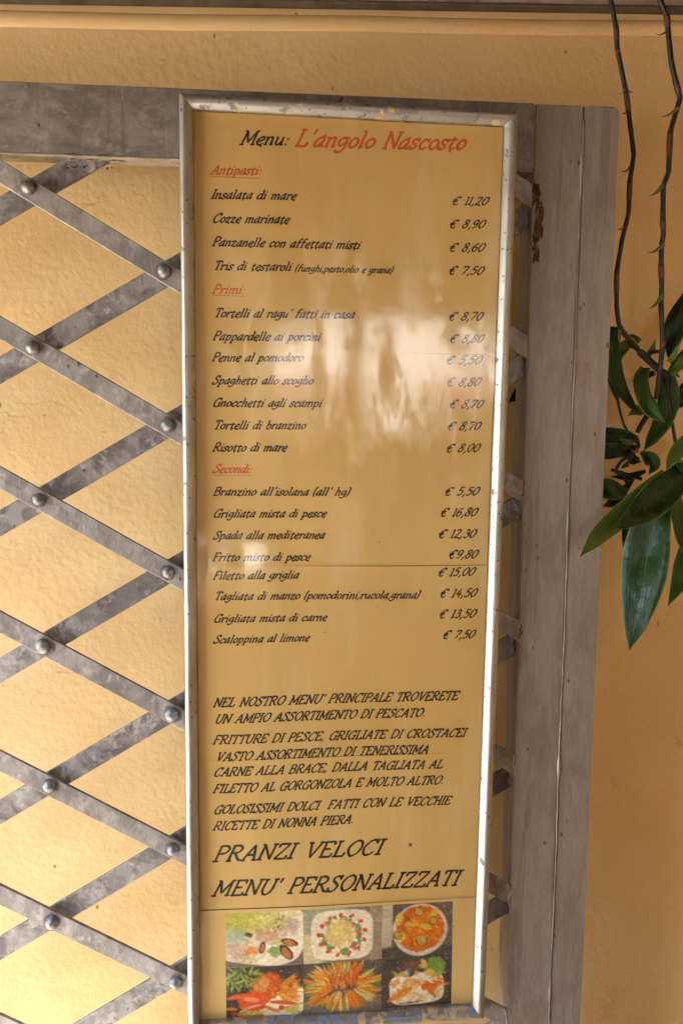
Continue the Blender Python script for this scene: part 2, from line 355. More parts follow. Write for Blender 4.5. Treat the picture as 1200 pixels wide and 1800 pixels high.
# welds where the bars meet post and rail
def blob(x, y, z, rx, ry, rz, n=3, rot=0):
    bm = bmesh.new()
    for i in range(n):
        m = bmesh.ops.create_icosphere(bm, subdivisions=2, radius=1)
        ox, oz = random.uniform(-.5, .5)*rx, (i-(n-1)/2)*rz*.9
        for v in m['verts']:
            q = 1+.22*math.sin(v.co.x*7+i)*math.sin(v.co.z*9+2*i)
            v.co = Vector((x+ox+v.co.x*rx*q, y+v.co.y*ry*q, z+oz+v.co.z*rz*q))
    gobj('weld_bead', bm, WELD, 70)
for k in range(0, 9):
    zf = ZR-k*PZ+X1*mm-mm*XR
    zf2 = zf
    for kk in (0,):
        if -1.3 < zf2 < .245: blob(XR+.0005, .002, zf2, .0022, .0018, .0058, 4)
for k in range(3, 13):
    zf = ZR-k*PZ-X1*mm+mm*XR
    if -1.3 < zf < .24: blob(XR-.0006, .011, zf, .0018, .003, .005, 3)
for xx in (-.186, -.150, -.168): blob(xx, .010, .2500, .0080, .003, .0014, 1)
RUSTM = m_gate('dark_rust', (.075, .026, .012), (.03, .012, .008), (.20, .075, .03), amount=1.2, rough=.75)
def rust(x, z, rx, rz, n=6, xmin=.2551, y=0):
    bm = bmesh.new()
    for i in range(n):
        m = bmesh.ops.create_icosphere(bm, subdivisions=2, radius=1); ox, oz = random.uniform(-1, 1)*rx, random.uniform(-1, 1)*rz; a = random.uniform(.12, .42)
        for v in m['verts']:
            q = 1+.45*math.sin(v.co.x*6+i)*math.sin(v.co.z*8+2*i)
            v.co = Vector((max(x+ox+v.co.x*rx*a*q, xmin), y+v.co.y*.0006, z+oz+v.co.z*rz*a*q))
    gobj('rust_patch', bm, RUSTM, 60)
for xx, ww in ((-.198, .003), (-.189, .004), (-.178, .003), (-.166, .004), (-.156, .003)): rust(xx, .2475-random.uniform(0, .004), ww, .0022, 4, -1, .0103)
rust(-.190, .2515, .006, .0010, 5, -1, -.0008); rust(-.160, .2512, .005, .0008, 4, -1, -.0008)
for q in range(9): rust(.312+q*.0031, .3146, .0018, .0008, 2, -1, .0001)
rust(.2592, .228, .0038, .010, 26); rust(.2630, .208, .0036, .015, 34); rust(.2605, .180, .0030, .014, 22)
for k, n in ((1, 2), (5, 4), (7, 5), (9, 5)): rust(.2574, ZR-k*PZ+X1*mm-mm*XR, .0022, .006, n*4)

# ---------------------------------------------------------------- menu board
BW, BH = .3189, .942
ax, ay, az = .010779, .005588, .019249
Rm = Matrix.Rotation(az, 3, 'Z') @ Matrix.Rotation(ay, 3, 'Y') @ Matrix.Rotation(ax, 3, 'X')
board = thing('menu_board', 'tall framed restaurant menu under glossy plastic with silver frame, hung on the grey gate', 'menu board')
top = Vector((-.085747, -.03, .300838))
board.matrix_world = Matrix.Translation(top+Rm @ Vector((0, 0, -BH))) @ Rm.to_4x4()
prof = [(0, .020), (0, .0052), (.0006, .0030), (.0018, .0012), (.0035, .0003), (.0052, 0), (.0072, .0005), (.0090, .0018), (.0104, .0036), (.0118, .0056), (.0125, .0066), (.0125, .0200)]
def moulding(side, mat):
    bm = bmesh.new(); N_ = 30
    L = BH if side in 'LR' else BW; rows = []
    for i in range(N_+1):
        row = []
        for a, d in prof:
            lo, hi = a+.00015, L-a-.00015; s = lo+(hi-lo)*i/N_
            j = .00012*math.sin(i*1.3+a*900)
            if side == 'L': p = (a, d+j, s)
            elif side == 'R': p = (BW-a, d+j, s)
            elif side == 'T': p = (s, d+j, BH-a)
            else: p = (s, d+j, a)
            row.append(bm.verts.new(p))
        rows.append(row)
    n = len(prof)
    for a, b in zip(rows, rows[1:]):
        for i in range(n): bm.faces.new((a[i], a[(i+1) % n], b[(i+1) % n], b[i]))
    bm.faces.new(rows[0]); bm.faces.new(rows[-1][::-1])
    return obj('frame_rail', bm, mat, board, 38)
moulding('L', SILV); moulding('R', SILV)
o = moulding('T', SILVT); o['label'] = 'top rail of the silver frame with worn brownish patches'
o = moulding('B', SILVB); o['label'] = 'bottom rail of the silver frame with chipped blue grey patches'
bm = bmesh.new(); bx(bm, .0127, BW-.0127, .0160, .0190, .0127, BH-.0127); obj('backing', bm, BLACK, board)
bm = bmesh.new(); bx(bm, .0126, BW-.0126, .0072, .0088, .0126, BH-.0126); pane = obj('clear_pane', bm, PANE, board)
for x, z in ((.148, BH+.0025),): 
    bm = bmesh.new(); m = bmesh.ops.create_icosphere(bm, subdivisions=2, radius=.0026)
    for v in m['verts']: v.co = Vector((x+v.co.x*1.0+.001*math.sin(v.co.z*900), .006+v.co.y, z+v.co.z*1.1))
    obj('nail_head', bm, NODEM, board, 60)
def warp(x, z):
    return .0009*math.sin(x*19+1)*math.sin(z*13+.4)+.0005*math.sin(x*31+z*9)
ZS = [BH-.0128, .7141, .5015, .3006, .1367, .0128]
DEP = [.0112, .0115, .0112, .0115, .0111]
def pd(x, z, k): 
    e = 0
    d1 = abs(z-ZS[k]); d2 = abs(z-ZS[k+1])
    if k and d1 < .006: e -= .0004*(1-d1/.006)
    return DEP[k]+warp(x, z)+e
sheets = []
for k in range(5):
    z1, z0 = ZS[k], ZS[k+1]; nx, nz = 24, 26; bm = bmesh.new()
    zz = [z0+(z1-z0)*j/nz for j in range(nz+1)]
    if k: zz = sorted(zz+[z1-.0008, z1-.0022, z1-.004])
    tilt = .0012*(k-1)*.5
    def edge(x, z): return z+(.0006*math.sin(x*11+k) if abs(z-z1) < 1e-6 and k else 0)
    F = [[bm.verts.new((x, pd(x, z, k), edge(x, z)-(.00005 if abs(z-z0) < 1e-6 else 0))) for x in [.0128+(BW-.0256)*i/nx for i in range(nx+1)]] for z in zz]
    for j in range(len(zz)-1):
        for i in range(nx): bm.faces.new((F[j][i], F[j][i+1], F[j+1][i+1], F[j+1][i]))
    # give the sheet its thickness
    ext = bmesh.ops.extrude_face_region(bm, geom=list(bm.faces)); bmesh.ops.translate(bm, verts=[e for e in ext['geom'] if isinstance(e, bmesh.types.BMVert)], vec=(0, .00018, 0))
    sheets.append(obj('paper_sheet', bm, PAPER, board, 40))
# faint glue line / fold highlights where sheets overlap come from the raised sheet edges

# --- lettering: pen strokes, x 0..w, cap height 9, x-height 5.2
G = {}
def gl(ch, w, *st): G[ch] = (w, [(s[0], [tuple(map(float, p.split(','))) for p in s[1:].split()]) for s in st])
gl('a', 5.7, 's4.6,4.4 3.4,5.3 1.6,4.2 .6,1.8 1.2,.1 2.8,.8 4.4,3.6', 'l4.1,6.4 4.4,4.5 4.4,.2', 'l3.6,.1 5.6,.3')
gl('b', 5.6, 'l0,8.8 1.4,9 1.2,.3', 's1.2,3.6 2.8,5.2 4.6,4 4.6,1.6 3,0 1.0,.4')
gl('c', 5.0, 's4.3,4.0 3.4,5.2 1.6,4.6 .6,2.2 1.4,.2 3.2,.2 4.5,1.3', 'l4.5,5.6 4.3,3.8')
gl('d', 6.0, 's4.6,4.4 3,5.2 1,3.8 .6,1.4 1.8,.1 3.4,1 4.6,3', 'l3.4,8.8 5,9 4.8,.3', 'l4.2,.1 5.8,.3')
gl('e', 5.0, 's.8,2.3 2.6,2.6 4.3,3.6 3.6,5.2 1.8,4.7 .6,2.4 1.4,.3 3.2,0 4.6,1.2', 'l3.4,.3 3.9,-1.2')
gl('f', 4.4, 's4.8,8.2 3.6,9 2.2,7.6 1.8,3 1.6,.2', 'l.4,5.2 4,5.3', 'l.6,.1 2.8,.1')
gl('g', 5.6, 's4.4,4.6 2.8,5.2 1,4 .8,1.8 2.2,.8 4.2,2.8', 'l5.4,5.5 4.4,4.4', 's4.5,4.4 4.6,0 3.2,-2.6 1,-2.8 .2,-1.6')
gl('h', 6.0, 'l.2,8.9 1.4,9 1.2,.2', 'l.4,0 2.2,.1', 's1.3,3.2 2.8,5 4.4,4.6 4.5,.2', 'l3.8,.1 5.6,.3')
gl('i', 3.0, 'l.2,4.8 1.4,5.2 1.3,.2', 'l.4,.1 2.5,.3', 'l1.3,7 1.9,7.9')
gl('l', 3.0, 'l.1,8.8 1.4,9 1.3,.2', 'l.4,.1 2.5,.3')
gl('m', 9.0, 'l0,4.8 1.2,5.2 1.1,.2', 'l.3,.1 2,.1', 's1.2,3.2 2.6,5 4,4.6 4.2,.2', 'l3.5,.1 5,.1', 's4.3,3.2 5.8,5 7.2,4.6 7.4,.2', 'l6.8,.1 8.6,.3')
gl('n', 6.0, 'l0,4.8 1.2,5.2 1.1,.2', 'l.3,.1 2,.1', 's1.2,3.2 2.8,5 4.3,4.6 4.5,.2', 'l3.8,.1 5.6,.3')
gl('o', 5.2, 'c2.6,5.2 .9,3.8 .7,1.4 2.2,0 4.2,1.4 4.5,3.8')
gl('p', 5.8, 'l0,4.8 1.3,5.2 1.2,-2.8', 'l.2,-2.9 2.6,-2.8', 's1.2,3.4 2.8,5.2 4.6,4 4.6,1.6 3,0 1.2,.6')
gl('r', 4.5, 'l0,4.8 1.3,5.2 1.2,.2', 'l.4,.1 2.2,.1', 's1.3,3 2.4,4.8 3.9,4.9', 'l4.1,5.5 4.0,4.0')
gl('s', 4.5, 's3.8,4.4 2.6,5.3 1,4.6 1.4,3.2 3,2.2 3.4,.8 2,-.1 .4,.7', 'l.3,1.8 .1,-.4', 'l4.1,5.7 3.8,4.0')
gl('t', 4.3, 's2.0,7.0 1.7,3 1.6,.8 2.7,0 4.1,.9', 'l.2,5.1 3.9,5.3', 'l2.8,0 2.3,-1.5')
gl('u', 6.0, 'l.2,5 1.2,5.2', 's1.1,5.2 1,1.4 2.2,.1 3.6,1.2 4.6,3.2', 'l4.5,5.2 4.5,.2', 'l4,.1 5.8,.3')
gl('z', 4.9, 'l.6,5.1 4.2,5.2 .5,.2 4.2,.1', 'l.6,5.2 .5,3.9', 'l4.2,.2 4.3,-1.1')
gl('A', 7.4, 'l.6,.2 4,9.2 6.2,.2', 'l1.8,3.2 5.6,3.2', 'l-.3,.1 1.8,.1', 'l5.2,.1 7.3,.1')
gl('B', 6.7, 'l1,9 1,0', 's.2,9 3.8,9.2 5.2,7.4 4,5.3 1.2,4.8', 's1.4,4.8 4.6,4.8 5.9,2.6 4.4,.2 0,0')
gl('C', 7.0, 's6.2,7.2 5,9.0 2.4,8 .7,4.4 1.6,.6 4.2,-.1 6.4,1.8', 'l6.6,9.4 6.2,6.8')
gl('D', 7.6, 'l1.3,9 1.3,0', 's.1,9 3.6,9.1 6.4,7 6.8,4 5,.8 2.4,0 .2,0')
gl('E', 6.3, 'l1,9 1,0', 'l.1,9 5.5,9.1 5.4,7.3', 'l1,4.7 4.2,4.8', 'l.1,0 5.6,0 6,1.9')
gl('F', 5.9, 'l1,9 1,0', 'l.1,9 5.6,9.1 5.6,7.3', 'l1,4.7 4.2,4.8', 'l-.1,0 2.3,0')
gl('G', 7.4, 's6.2,7.2 5,9.0 2.4,8 .7,4.4 1.6,.6 4.2,-.1 6.1,1.6', 'l6.6,9.4 6.2,6.8', 'l4.6,3.9 7.5,4.0', 'l6.3,4 6.1,-.6')
gl('H', 7.2, 'l1.2,9 1.2,0', 'l5.8,9 5.8,0', 'l1.2,4.6 5.8,4.7', 'l.2,0 2.2,0', 'l.2,9 2.2,9', 'l4.8,0 6.9,0', 'l4.8,9 6.9,9.1')
gl('I', 3.2, 'l1.5,9 1.5,0', 'l.2,9 2.9,9.1', 'l.1,0 2.9,.1')
gl('L', 6.0, 'l1.3,9 1.3,0', 'l.2,9 2.6,9.1', 'l.1,0 5.4,0 5.9,2.1')
gl('M', 9.3, 'l1.1,0 1.6,9 4.4,1.4 7.8,9 7.8,0', 'l-.1,0 2.2,0', 'l6.8,0 9,.1', 'l.4,9 1.6,9', 'l7.8,9 9,9')
gl('N', 7.6, 'l1.1,0 1.1,9 6.2,0 6.4,9', 'l-.1,0 2.3,0', 'l0,9 1.1,9', 'l5.3,9 7.6,9.1')
gl('O', 7.5, 'c3.9,9.1 1.4,7.2 .6,3.8 2.8,0 5.8,1.4 7,5.2 6,8.2')
gl('P', 6.0, 'l1,9 1,0', 's.1,9 3.8,9.2 5.5,7.3 4.4,5 1.2,4.4', 'l-.1,0 2.5,0')
gl('R', 7.0, 'l1,9 1,0', 's.1,9 3.8,9.2 5.4,7.3 4.2,5.1 1.2,4.5', 'l-.1,0 2.4,0', 'l2.8,4.6 6,.1 7.2,.4')
gl('S', 5.9, 's5,7.4 3.8,9.0 1.8,8.4 1.5,6.4 3.8,4.4 4.8,2.4 3.2,0 1,.2 .4,1.8', 'l5.4,9.5 5,7.0', 'l.1,-.4 .4,2.2')
gl('T', 6.4, 'l3.2,9 3.2,0', 'l.3,7.2 .5,9 6.2,9.1 6.3,7.3', 'l2.0,0 4.5,0')
gl('U', 7.4, 's1.3,9 1.1,3 2.4,.2 4.6,.2 6.1,3 6.3,9', 'l.1,9 2.4,9', 'l5.2,9 7.5,9.1')
gl('V', 7.4, 'l1.1,9 3.4,0 6.5,9', 'l0,9 2.2,9', 'l5.5,9 7.6,9')
gl('Z', 6.4, 'l.6,7.0 .8,9 5.8,9 .5,0 5.8,0 6.2,1.9')
gl('0', 5.8, 'c3.0,8.3 1.2,6.4 .6,3.0 2.0,.1 4.2,1.4 5.2,5.0 4.6,7.8')
gl('1', 3.0, 'l.3,7.4 1.7,8.4 1.5,0', 'l.3,0 2.8,0')
gl('2', 5.4, 's.9,6.6 1.6,8.2 3.6,8.2 4.2,6.4 2.6,3 .4,.1', 'l.4,.1 4.8,.1 5.1,-1')
gl('3', 5.2, 's.9,7.4 2.4,8.4 4.0,7.4 3.4,5.2 1.8,4.6', 's1.8,4.6 4.2,4.2 4.4,1.8 2.6,0 .4,.8')
gl('4', 5.4, 'l3.4,8.4 .5,2.8 5.2,2.8', 'l3.6,5.4 3.5,-.6')
gl('5', 5.4, 'l4.9,8.6 1.7,8.2 1.2,4.6', 's1.2,4.6 3.4,5.2 4.5,3.2 3.2,.4 .2,.3')
gl('6', 5.4, 's4.8,8.2 2.6,7.4 .8,4.4 .7,1.6 2.2,0 4.2,1.2 4.4,3.6 3.0,4.6 1.0,3.0')
gl('7', 5.2, 'l.6,7.0 .8,8.3 5.0,8.3 1.6,0')
gl('8', 5.4, 's4.8,7.6 3.4,8.4 1.4,7.6 2.0,5.4 4.2,3.2 3.8,.8 2,0 .5,1.4 1.4,3.6 4.0,5.6 4.9,7.4')
gl('9', 5.4, 'c4.6,7.2 3.0,8.3 1.0,6.8 1.0,4.6 2.6,4.0 4.4,5.6', 's4.8,7.6 4.2,3.0 2.2,.3 .8,0')
gl('€', 6.6, 's5.6,6.4 4.9,8.2 2.6,7.4 1.2,4.2 1.9,.7 4,-.1 5.4,1.2', 'l0,4.9 4.2,5.0', 'l-.2,3.3 3.8,3.4', 'l5.9,8.6 5.7,6.6')
gl(',', 2.4, 'l1.5,.9 1.3,-.2 .5,-1.9'); gl('.', 2.6, 'l1.1,.1 1.6,.9'); gl(':', 2.8, 'l1.1,.1 1.5,.9', 'l1.2,3.7 1.6,4.6')
gl("'", 2.6, 'l1.7,9.4 1.1,6.9'); gl('(', 3.0, 's2.4,10 1.1,7 .9,2.6 1.5,-1.8'); gl(')', 3.0, 's1.0,10 2.0,6.6 1.8,2 .6,-1.8'); gl(' ', 4.2)
SH = .46
def text_layout(t, caps):
    x = 0; out = []
    for ch in t:
        w, st = G[ch]; out.append((ch, x)); x += w*(1.0 if ch != ' ' else 1.0)+(.35 if not caps else .5)
    return out, x
LINES = [
 ('Menu:',55.0,901.9,99.2,903.2,12.1,'k'),
 ("L'angolo Nascosto",106.2,902.8,268.5,907.3,14.8,'r'),
 ('Antipasti:',28.1,874.1,74.2,875.8,8.1,'r'),
 ('Insalata di mare',28.0,852.2,106.8,854.3,7.9,'k'),
 ('Cozze marinate',29.1,830.6,100.5,832.4,8.0,'k'),
 ('Panzanelle con affettati misti',29.0,809.2,168.8,811.5,8.0,'k'),
 ('Tris di testaroli',29.9,787.4,102.8,788.8,7.8,'k'),
 ('(funghi,pesto,olio e grana)',106.8,788.3,201.1,789.8,6.3,'k'),
 ('Primi:',29.0,765.4,58.8,766.1,7.9,'r'),
 ("Tortelli al ragu' fatti in casa",30.2,743.6,164.2,745.8,7.9,'k'),
 ('Pappardelle ai porcini',29.1,721.8,131.4,723.7,8.0,'k'),
 ('Penne al pomodoro',28.2,701.9,114.9,703.6,7.8,'k'),
 ('Spaghetti allo scoglio',28.3,680.2,124.9,681.8,7.8,'k'),
 ('Gnocchetti agli scampi',28.4,658.8,133.3,660.0,7.9,'k'),
 ('Tortelli di branzino',29.1,637.1,117.9,638.2,7.9,'k'),
 ('Risotto di mare',28.2,615.4,99.4,616.3,8.0,'k'),
 ('Secondi:',28.4,594.4,65.4,594.6,8.3,'r'),
 ("Branzino all'isolana (all' hg)",28.5,572.3,161.8,572.8,7.8,'k'),
 ('Grigliata mista di pesce',28.4,550.5,139.0,551.1,7.9,'k'),
 ('Spada alla mediteranea',28.3,528.8,137.7,529.5,7.9,'k'),
 ('Fritto misto di pesce',27.6,507.0,123.3,507.1,8.0,'k'),
 ('Filetto alla griglia',28.1,488.5,112.0,488.9,8.0,'k'),
 ('Tagliata di manzo (pomodorini,rucola,grana)',28.9,467.8,235.1,467.7,7.8,'k'),
 ('Grigliata mista di carne',28.3,445.1,140.8,445.1,7.8,'k'),
 ('Scaloppina al limone',28.1,423.7,123.4,424.1,7.9,'k'),
 ("NEL NOSTRO MENU' PRINCIPALE TROVERETE",27.4,357.6,282.0,359.1,8.9,'k'),
 ('UN AMPIO ASSORTIMENTO DI PESCATO.',28.9,340.4,247.8,341.5,8.7,'k'),
 ('FRITTURE DI PESCE, GRIGLIATE DI CROSTACEI',27.2,318.5,291.4,318.8,8.7,'k'),
 ('VASTO ASSORTIMENTO DI TENERISSIMA',29.4,300.3,252.2,301.4,8.8,'k'),
 ('CARNE ALLA BRACE, DALLA TAGLIATA AL',27.4,283.9,267.9,284.7,8.8,'k'),
 ('FILETTO AL GORGONZOLA E MOLTO ALTRO.',26.9,265.9,269.6,267.0,8.9,'k'),
 ('GOLOSISSIMI DOLCI  FATTI CON LE VECCHIE',27.2,243.1,277.5,244.2,8.9,'k'),
 ('RICETTE DI NONNA PIERA.',26.7,225.1,175.1,226.6,9.0,'k'),
 ('PRANZI VELOCI',26.5,190.8,207.3,190.8,16.2,'k'),
 ("MENU' PERSONALIZZATI",25.0,151.9,291.2,152.1,16.4,'k'),
 ('€ 11,20',257.8,856.1,292.7,856.7,7.5,'k'),
 ('€ 8,90',255.9,834.3,290.3,835.0,7.6,'k'),
 ('€ 8,60',256.5,812.3,290.6,812.9,7.7,'k'),
 ('€ 7,50',256.7,790.4,290.3,790.9,7.7,'k'),
 ('€ 8,70',258.0,746.6,291.1,747.1,7.8,'k'),
 ('€ 8,80',259.6,724.9,292.6,725.3,7.9,'k'),
 ('€ 5,50',256.6,704.1,291.5,704.5,7.9,'k'),
 ('€ 8,80',257.6,682.5,291.1,682.9,8.0,'k'),
 ('€ 8,70',261.2,660.8,294.5,661.1,8.0,'k'),
 ('€ 8,70',259.7,638.9,292.8,639.2,8.1,'k'),
 ('€ 8,00',259.2,617.0,292.8,617.2,8.1,'k'),
 ('€ 5,50',258.9,573.3,293.6,573.4,8.2,'k'),
 ('€ 16,80',255.0,551.8,292.6,551.9,8.3,'k'),
 ('€ 12,30',253.6,529.9,291.9,530.0,8.3,'k'),
 ('€9,80',264.9,508.6,294.5,508.6,8.4,'k'),
 ('€ 15,00',254.3,490.4,291.9,490.4,8.4,'k'),
 ('€ 14,50',256.9,468.5,294.8,468.4,8.5,'k'),
 ('€ 13,50',256.8,446.6,294.5,446.5,8.5,'k'),
 ('€ 7,50',261.2,424.6,294.1,424.5,8.6,'k')]

rnd = random.Random(3)
def lettering(t, u0, v0, u1, v1, h, col):
    caps = t.upper() == t and '€' not in t
    lay, Wd = text_layout(t, caps)
    big = h > 10
    k = h/9 if '€' not in t else h/8.6
    kx = (u1-u0-(0 if not caps else h*SH*.75))/(Wd-.5)
    zmid = v0+2
    si = next((i for i in range(5) if ZS[i+1]*1000 <= zmid+.2), 4)
    bm = bmesh.new(); hw = h*.102 if not big else h*.086
    if h > 14 and not caps: hw *= 1.05
    if col == 'r' and not big: hw *= .9
    for ch, x in lay:
        jy = rnd.uniform(-.12, .12)*k
        for si_, (ty, pts) in enumerate(G[ch][1]):
            if ty == 'l': runs = [[pts[i], pts[i+1]] for i in range(len(pts)-1)]
            else: runs = [[tuple(p) for p in cat_rom(pts, 6, ty == 'c')]]
            for ri, run in enumerate(runs):
                P = []
                for (px, py) in run: P.append(((x+px)*kx+SH*py*k, py*k+jy))
                if ty == 'l':
                    a, b = P; P = [(a[0]+(b[0]-a[0])*t_, a[1]+(b[1]-a[1])*t_) for t_ in (0, .12, .5, .88, 1)]
                L = len(P); up = []; dn = []; off = .00008+.000012*si_+.000004*ri
                for i in range(L):
                    q0, q1 = P[max(i-1, 0)], P[min(i+1, L-1)]
                    dx, dy = q1[0]-q0[0], q1[1]-q0[1]; l = math.hypot(dx, dy) or 1; dx /= l; dy /= l
                    wv = .62+.5*abs(math.sin(math.atan2(dy, dx)-.55))
                    e = min(i, L-1-i)
                    if ty != 'c': wv *= (.72, .95)[e] if e < 2 else 1
                    wv *= 1+rnd.uniform(-.1, .1); r = hw*wv
                    ex = 0
                    if ty == 'l' and e == 0: ex = (-1 if i == 0 else 1)*r*.5
                    cx, cy = P[i][0]+dx*ex, P[i][1]+dy*ex
                    for s, lst in ((1, up), (-1, dn)):
                        X = (u0+cx-dy*r*s)/1000; tt = (X*1000-u0)/(u1-u0); Z = (v0+(v1-v0)*tt+cy+dx*r*s)/1000
                        lst.append(bm.verts.new((X, pd(X, Z, si)-off, Z)))
                for i in range(L-1): bm.faces.new((up[i], dn[i], dn[i+1], up[i+1]))
    o = obj('lettering', bm, RED if col == 'r' else INK, sheets[si])
    return o
for L_ in LINES: lettering(*L_)
for a, b, z in ((28.6, 74.3, 872.0), (28.8, 59, 763.6), (28.5, 65.6, 592.0)):
    bm = bmesh.new(); si = next(i for i in range(5) if ZS[i+1]*1000 <= z); n = 10
    r1 = [bm.verts.new((x/1000, pd(x/1000, z/1000, si)-.00012, (z+s)/1000)) for s in (.28, -.28) for x in [a+(b-a)*i/n for i in range(n+1)]]
    for i in range(n): bm.faces.new((r1[i], r1[n+1+i], r1[n+2+i], r1[i+1]))
    obj('underline', bm, RED, sheets[si])

# --- the six printed dish photographs
def lerp(a, b, t): return a+(b-a)*t
class Pic:
    def __init__(s, w, h, base, seed):
        s.w, s.h = w, h; s.im = np.zeros((h, w, 3))+np.array(base); s.r = random.Random(seed)
        s.Y, s.X = np.mgrid[0:h, 0:w]; s.X = s.X/w; s.Y = s.Y/h; s.A = w/h
        s.nz = s.noise(5); s.nf = s.noise(22)
    def noise(s, f):
        rs = np.random.RandomState(s.r.randint(0, 9999)); g = rs.rand(f+2, f+2)
        x = s.X*f; y = s.Y*f; i = x.astype(int); j = y.astype(int); u = x-i; v = y-j; u = u*u*(3-2*u); v = v*v*(3-2*v)
        return (g[j, i]*(1-u)+g[j, i+1]*u)*(1-v)+(g[j+1, i]*(1-u)+g[j+1, i+1]*u)*v
    def put(s, m, c, a=1.):
        m = np.clip(m, 0, 1)[..., None]*a; s.im = s.im*(1-m)+np.array(c)*m
    def ell(s, cx, cy, rx, ry, c, rot=0, a=1., soft=.12, n=.15, p=2):
        dx = (s.X-cx)*s.A; dy = s.Y-cy; co, si = math.cos(rot), math.sin(rot)
        u = (dx*co+dy*si)/rx; v = (-dx*si+dy*co)/ry
        d = (np.abs(u)**p+np.abs(v)**p)**(1/p)+n*(s.nf-.5); s.put((1-d)/soft+.5, c, a)
    def stick(s, x, y, ang, L, w, c, a=1.):
        s.ell(x+math.cos(ang)*L/2/s.A, y+math.sin(ang)*L/2, L/2, w, c, ang, a, .3, .1)
    def shade(s, amt=.25):
        s.im = (s.im*2+np.roll(s.im, 1, 0)+np.roll(s.im, -1, 0)+np.roll(s.im, 1, 1)+np.roll(s.im, -1, 1))/6
        f1, f2 = s.noise(42), s.noise(70)
        s.im = s.im*(1+.28*(f1[..., None]-.5))+((f2-.5)*.06)[..., None]*np.array((1, .7, .4))+(np.clip(f1*f2-.45, 0, 1)*.5)[..., None]
        s.im = np.clip(s.im*(1+amt*(s.nz[..., None]-.5)+amt*(s.nf[..., None]-.5)), 0, 1)
WH = (.86, .78, .62)
def pic1():
    p = Pic(124, 92, (.17, .13, .10), 1); r = p.r
    p.ell(.40, .36, .86, .60, WH, .15, 1, .03, 0, 3)
    p.ell(.15, .15, .42, .38, (.50, .50, .10), 0, .95, .6, .5); p.ell(.55, .18, .45, .22, (.58, .54, .16), 0, .8, .8, .5)
    p.ell(.10, .52, .25, .22, (.42, .52, .45), 0, .8, .8, .4); p.ell(.2, .70, .35, .16, (.62, .44, .34), 0, .8, .8, .4)
    p.ell(.34, .72, .14, .08, (.70, .28, .06), 0, .8, .5, .4); p.ell(.55, .45, .26, .14, (.50, .26, .20), 0, .7, .7, .5)
    p.ell(.86, .28, .12, .12, (.52, .30, .40), 0, .6, .9, .3)
    for i in range(26): p.stick(lerp(.62, .78, r.random()), lerp(.06, .34, r.random()), 2.2, .05, .008, (.04, .04, .02), .85)
    p.ell(.64, .74, .12, .10, (.18, .30, .08), 0, .9, .3, .6); p.ell(.72, .60, .18, .05, (.50, .48, .10), .3, .9, .3, .5)
    for cx, cy, rx, ry, ro in ((.47, .66, .055, .11, .25), (.78, .76, .17, .085, .9), (.82, .58, .16, .065, .3)):
        p.ell(cx, cy, rx, ry, (.03, .03, .05), ro, 1, .1, .1); p.ell(cx, cy+.01, rx*.68, ry*.66, (.50, .20, .06), ro, .95, .3, .5)
    p.ell(.30, .40, .07, .05, (.05, .08, .08), .4, .9, .4, .8); p.ell(.28, .87, .16, .07, (.62, .55, .28), .2, .8, .5, .5); return p
def pic2():
    p = Pic(124, 92, (.22, .17, .13), 2); r = p.r
    p.ell(.2, .1, .5, .38, (.40, .42, .30), 0, .9, .5, .3); p.ell(.05, .75, .4, .3, (.66, .58, .38), 0, .9, .2, .1)
    p.ell(.92, .4, .12, .8, (.34, .27, .19), 0, 1, .2, .1)
    p.ell(.49, .50, .53, .46, WH, 0, 1, .03, 0, 4)
    for i in range(46):
        a = r.random()*6.28; q = .27+r.random()*.07
        p.ell(.48+math.cos(a)*q/p.A, .50+math.sin(a)*q, .05, .035, r.choice(((.10, .22, .06), (.30, .12, .08), (.16, .28, .08), (.42, .16, .08))), r.random()*3, .9, .4, .8)
    p.ell(.46, .47, .26, .25, (.72, .58, .26), 0, 1, .2, .5); p.ell(.46, .45, .15, .13, (.78, .62, .26), 0, .9, .5, .7)
    for i in range(13):
        a = i*.483+.3; p.ell(.49+math.cos(a)*.40/p.A, .50+math.sin(a)*.37, .05, .034, (.62, .10, .03), a+.6, 1, .25, .3)
    return p
def pic3():
    p = Pic(112, 92, (.12, .10, .08), 3); r = p.r
    p.ell(.0, .3, .18, .5, (.52, .46, .34), 0, 1, .1, 0, 6); p.ell(.5, .9, .9, .12, (.06, .05, .04), 0, 1, .3, 0)
    p.ell(.54, .50, .475, .49, (.66, .58, .47), 0, 1, .03, 0); p.ell(.54, .48, .42, .435, (.60, .17, .03), 0, 1, .03, .08)
    for i in range(60): a = r.random()*6.28; q = r.random()**.5*.36; p.ell(.54+math.cos(a)*q/p.A, .48+math.sin(a)*q, .06, .04, r.choice(((.68, .26, .04), (.52, .12, .02), (.70, .34, .06))), r.random()*3, .6, .6, .6)
    for cx, cy, rx, ry, ro in ((.24, .28, .06, .12, .3), (.40, .38, .10, .045, .1), (.62, .45, .11, .05, .4), (.26, .62, .09, .09, .5), (.74, .2, .05, .1, .9)):
        p.ell(cx, cy, rx, ry, (.66, .50, .12), ro, .9, .2, .4)
    for cx, cy, q in ((.52, .16, .085), (.73, .34, .075), (.22, .58, .08), (.56, .70, .105)):
        p.ell(cx, cy, q, q, (.06, .06, .03), 0, 1, .1, .1); p.ell(cx, cy, q*.82, q*.82, (.58, .36, .10), 0, 1, .2, .6)
    p.stick(.3, .2, .8, .22, .012, (.22, .05, .02)); p.stick(.42, .62, 1.5, .2, .012, (.30, .05, .02)); return p
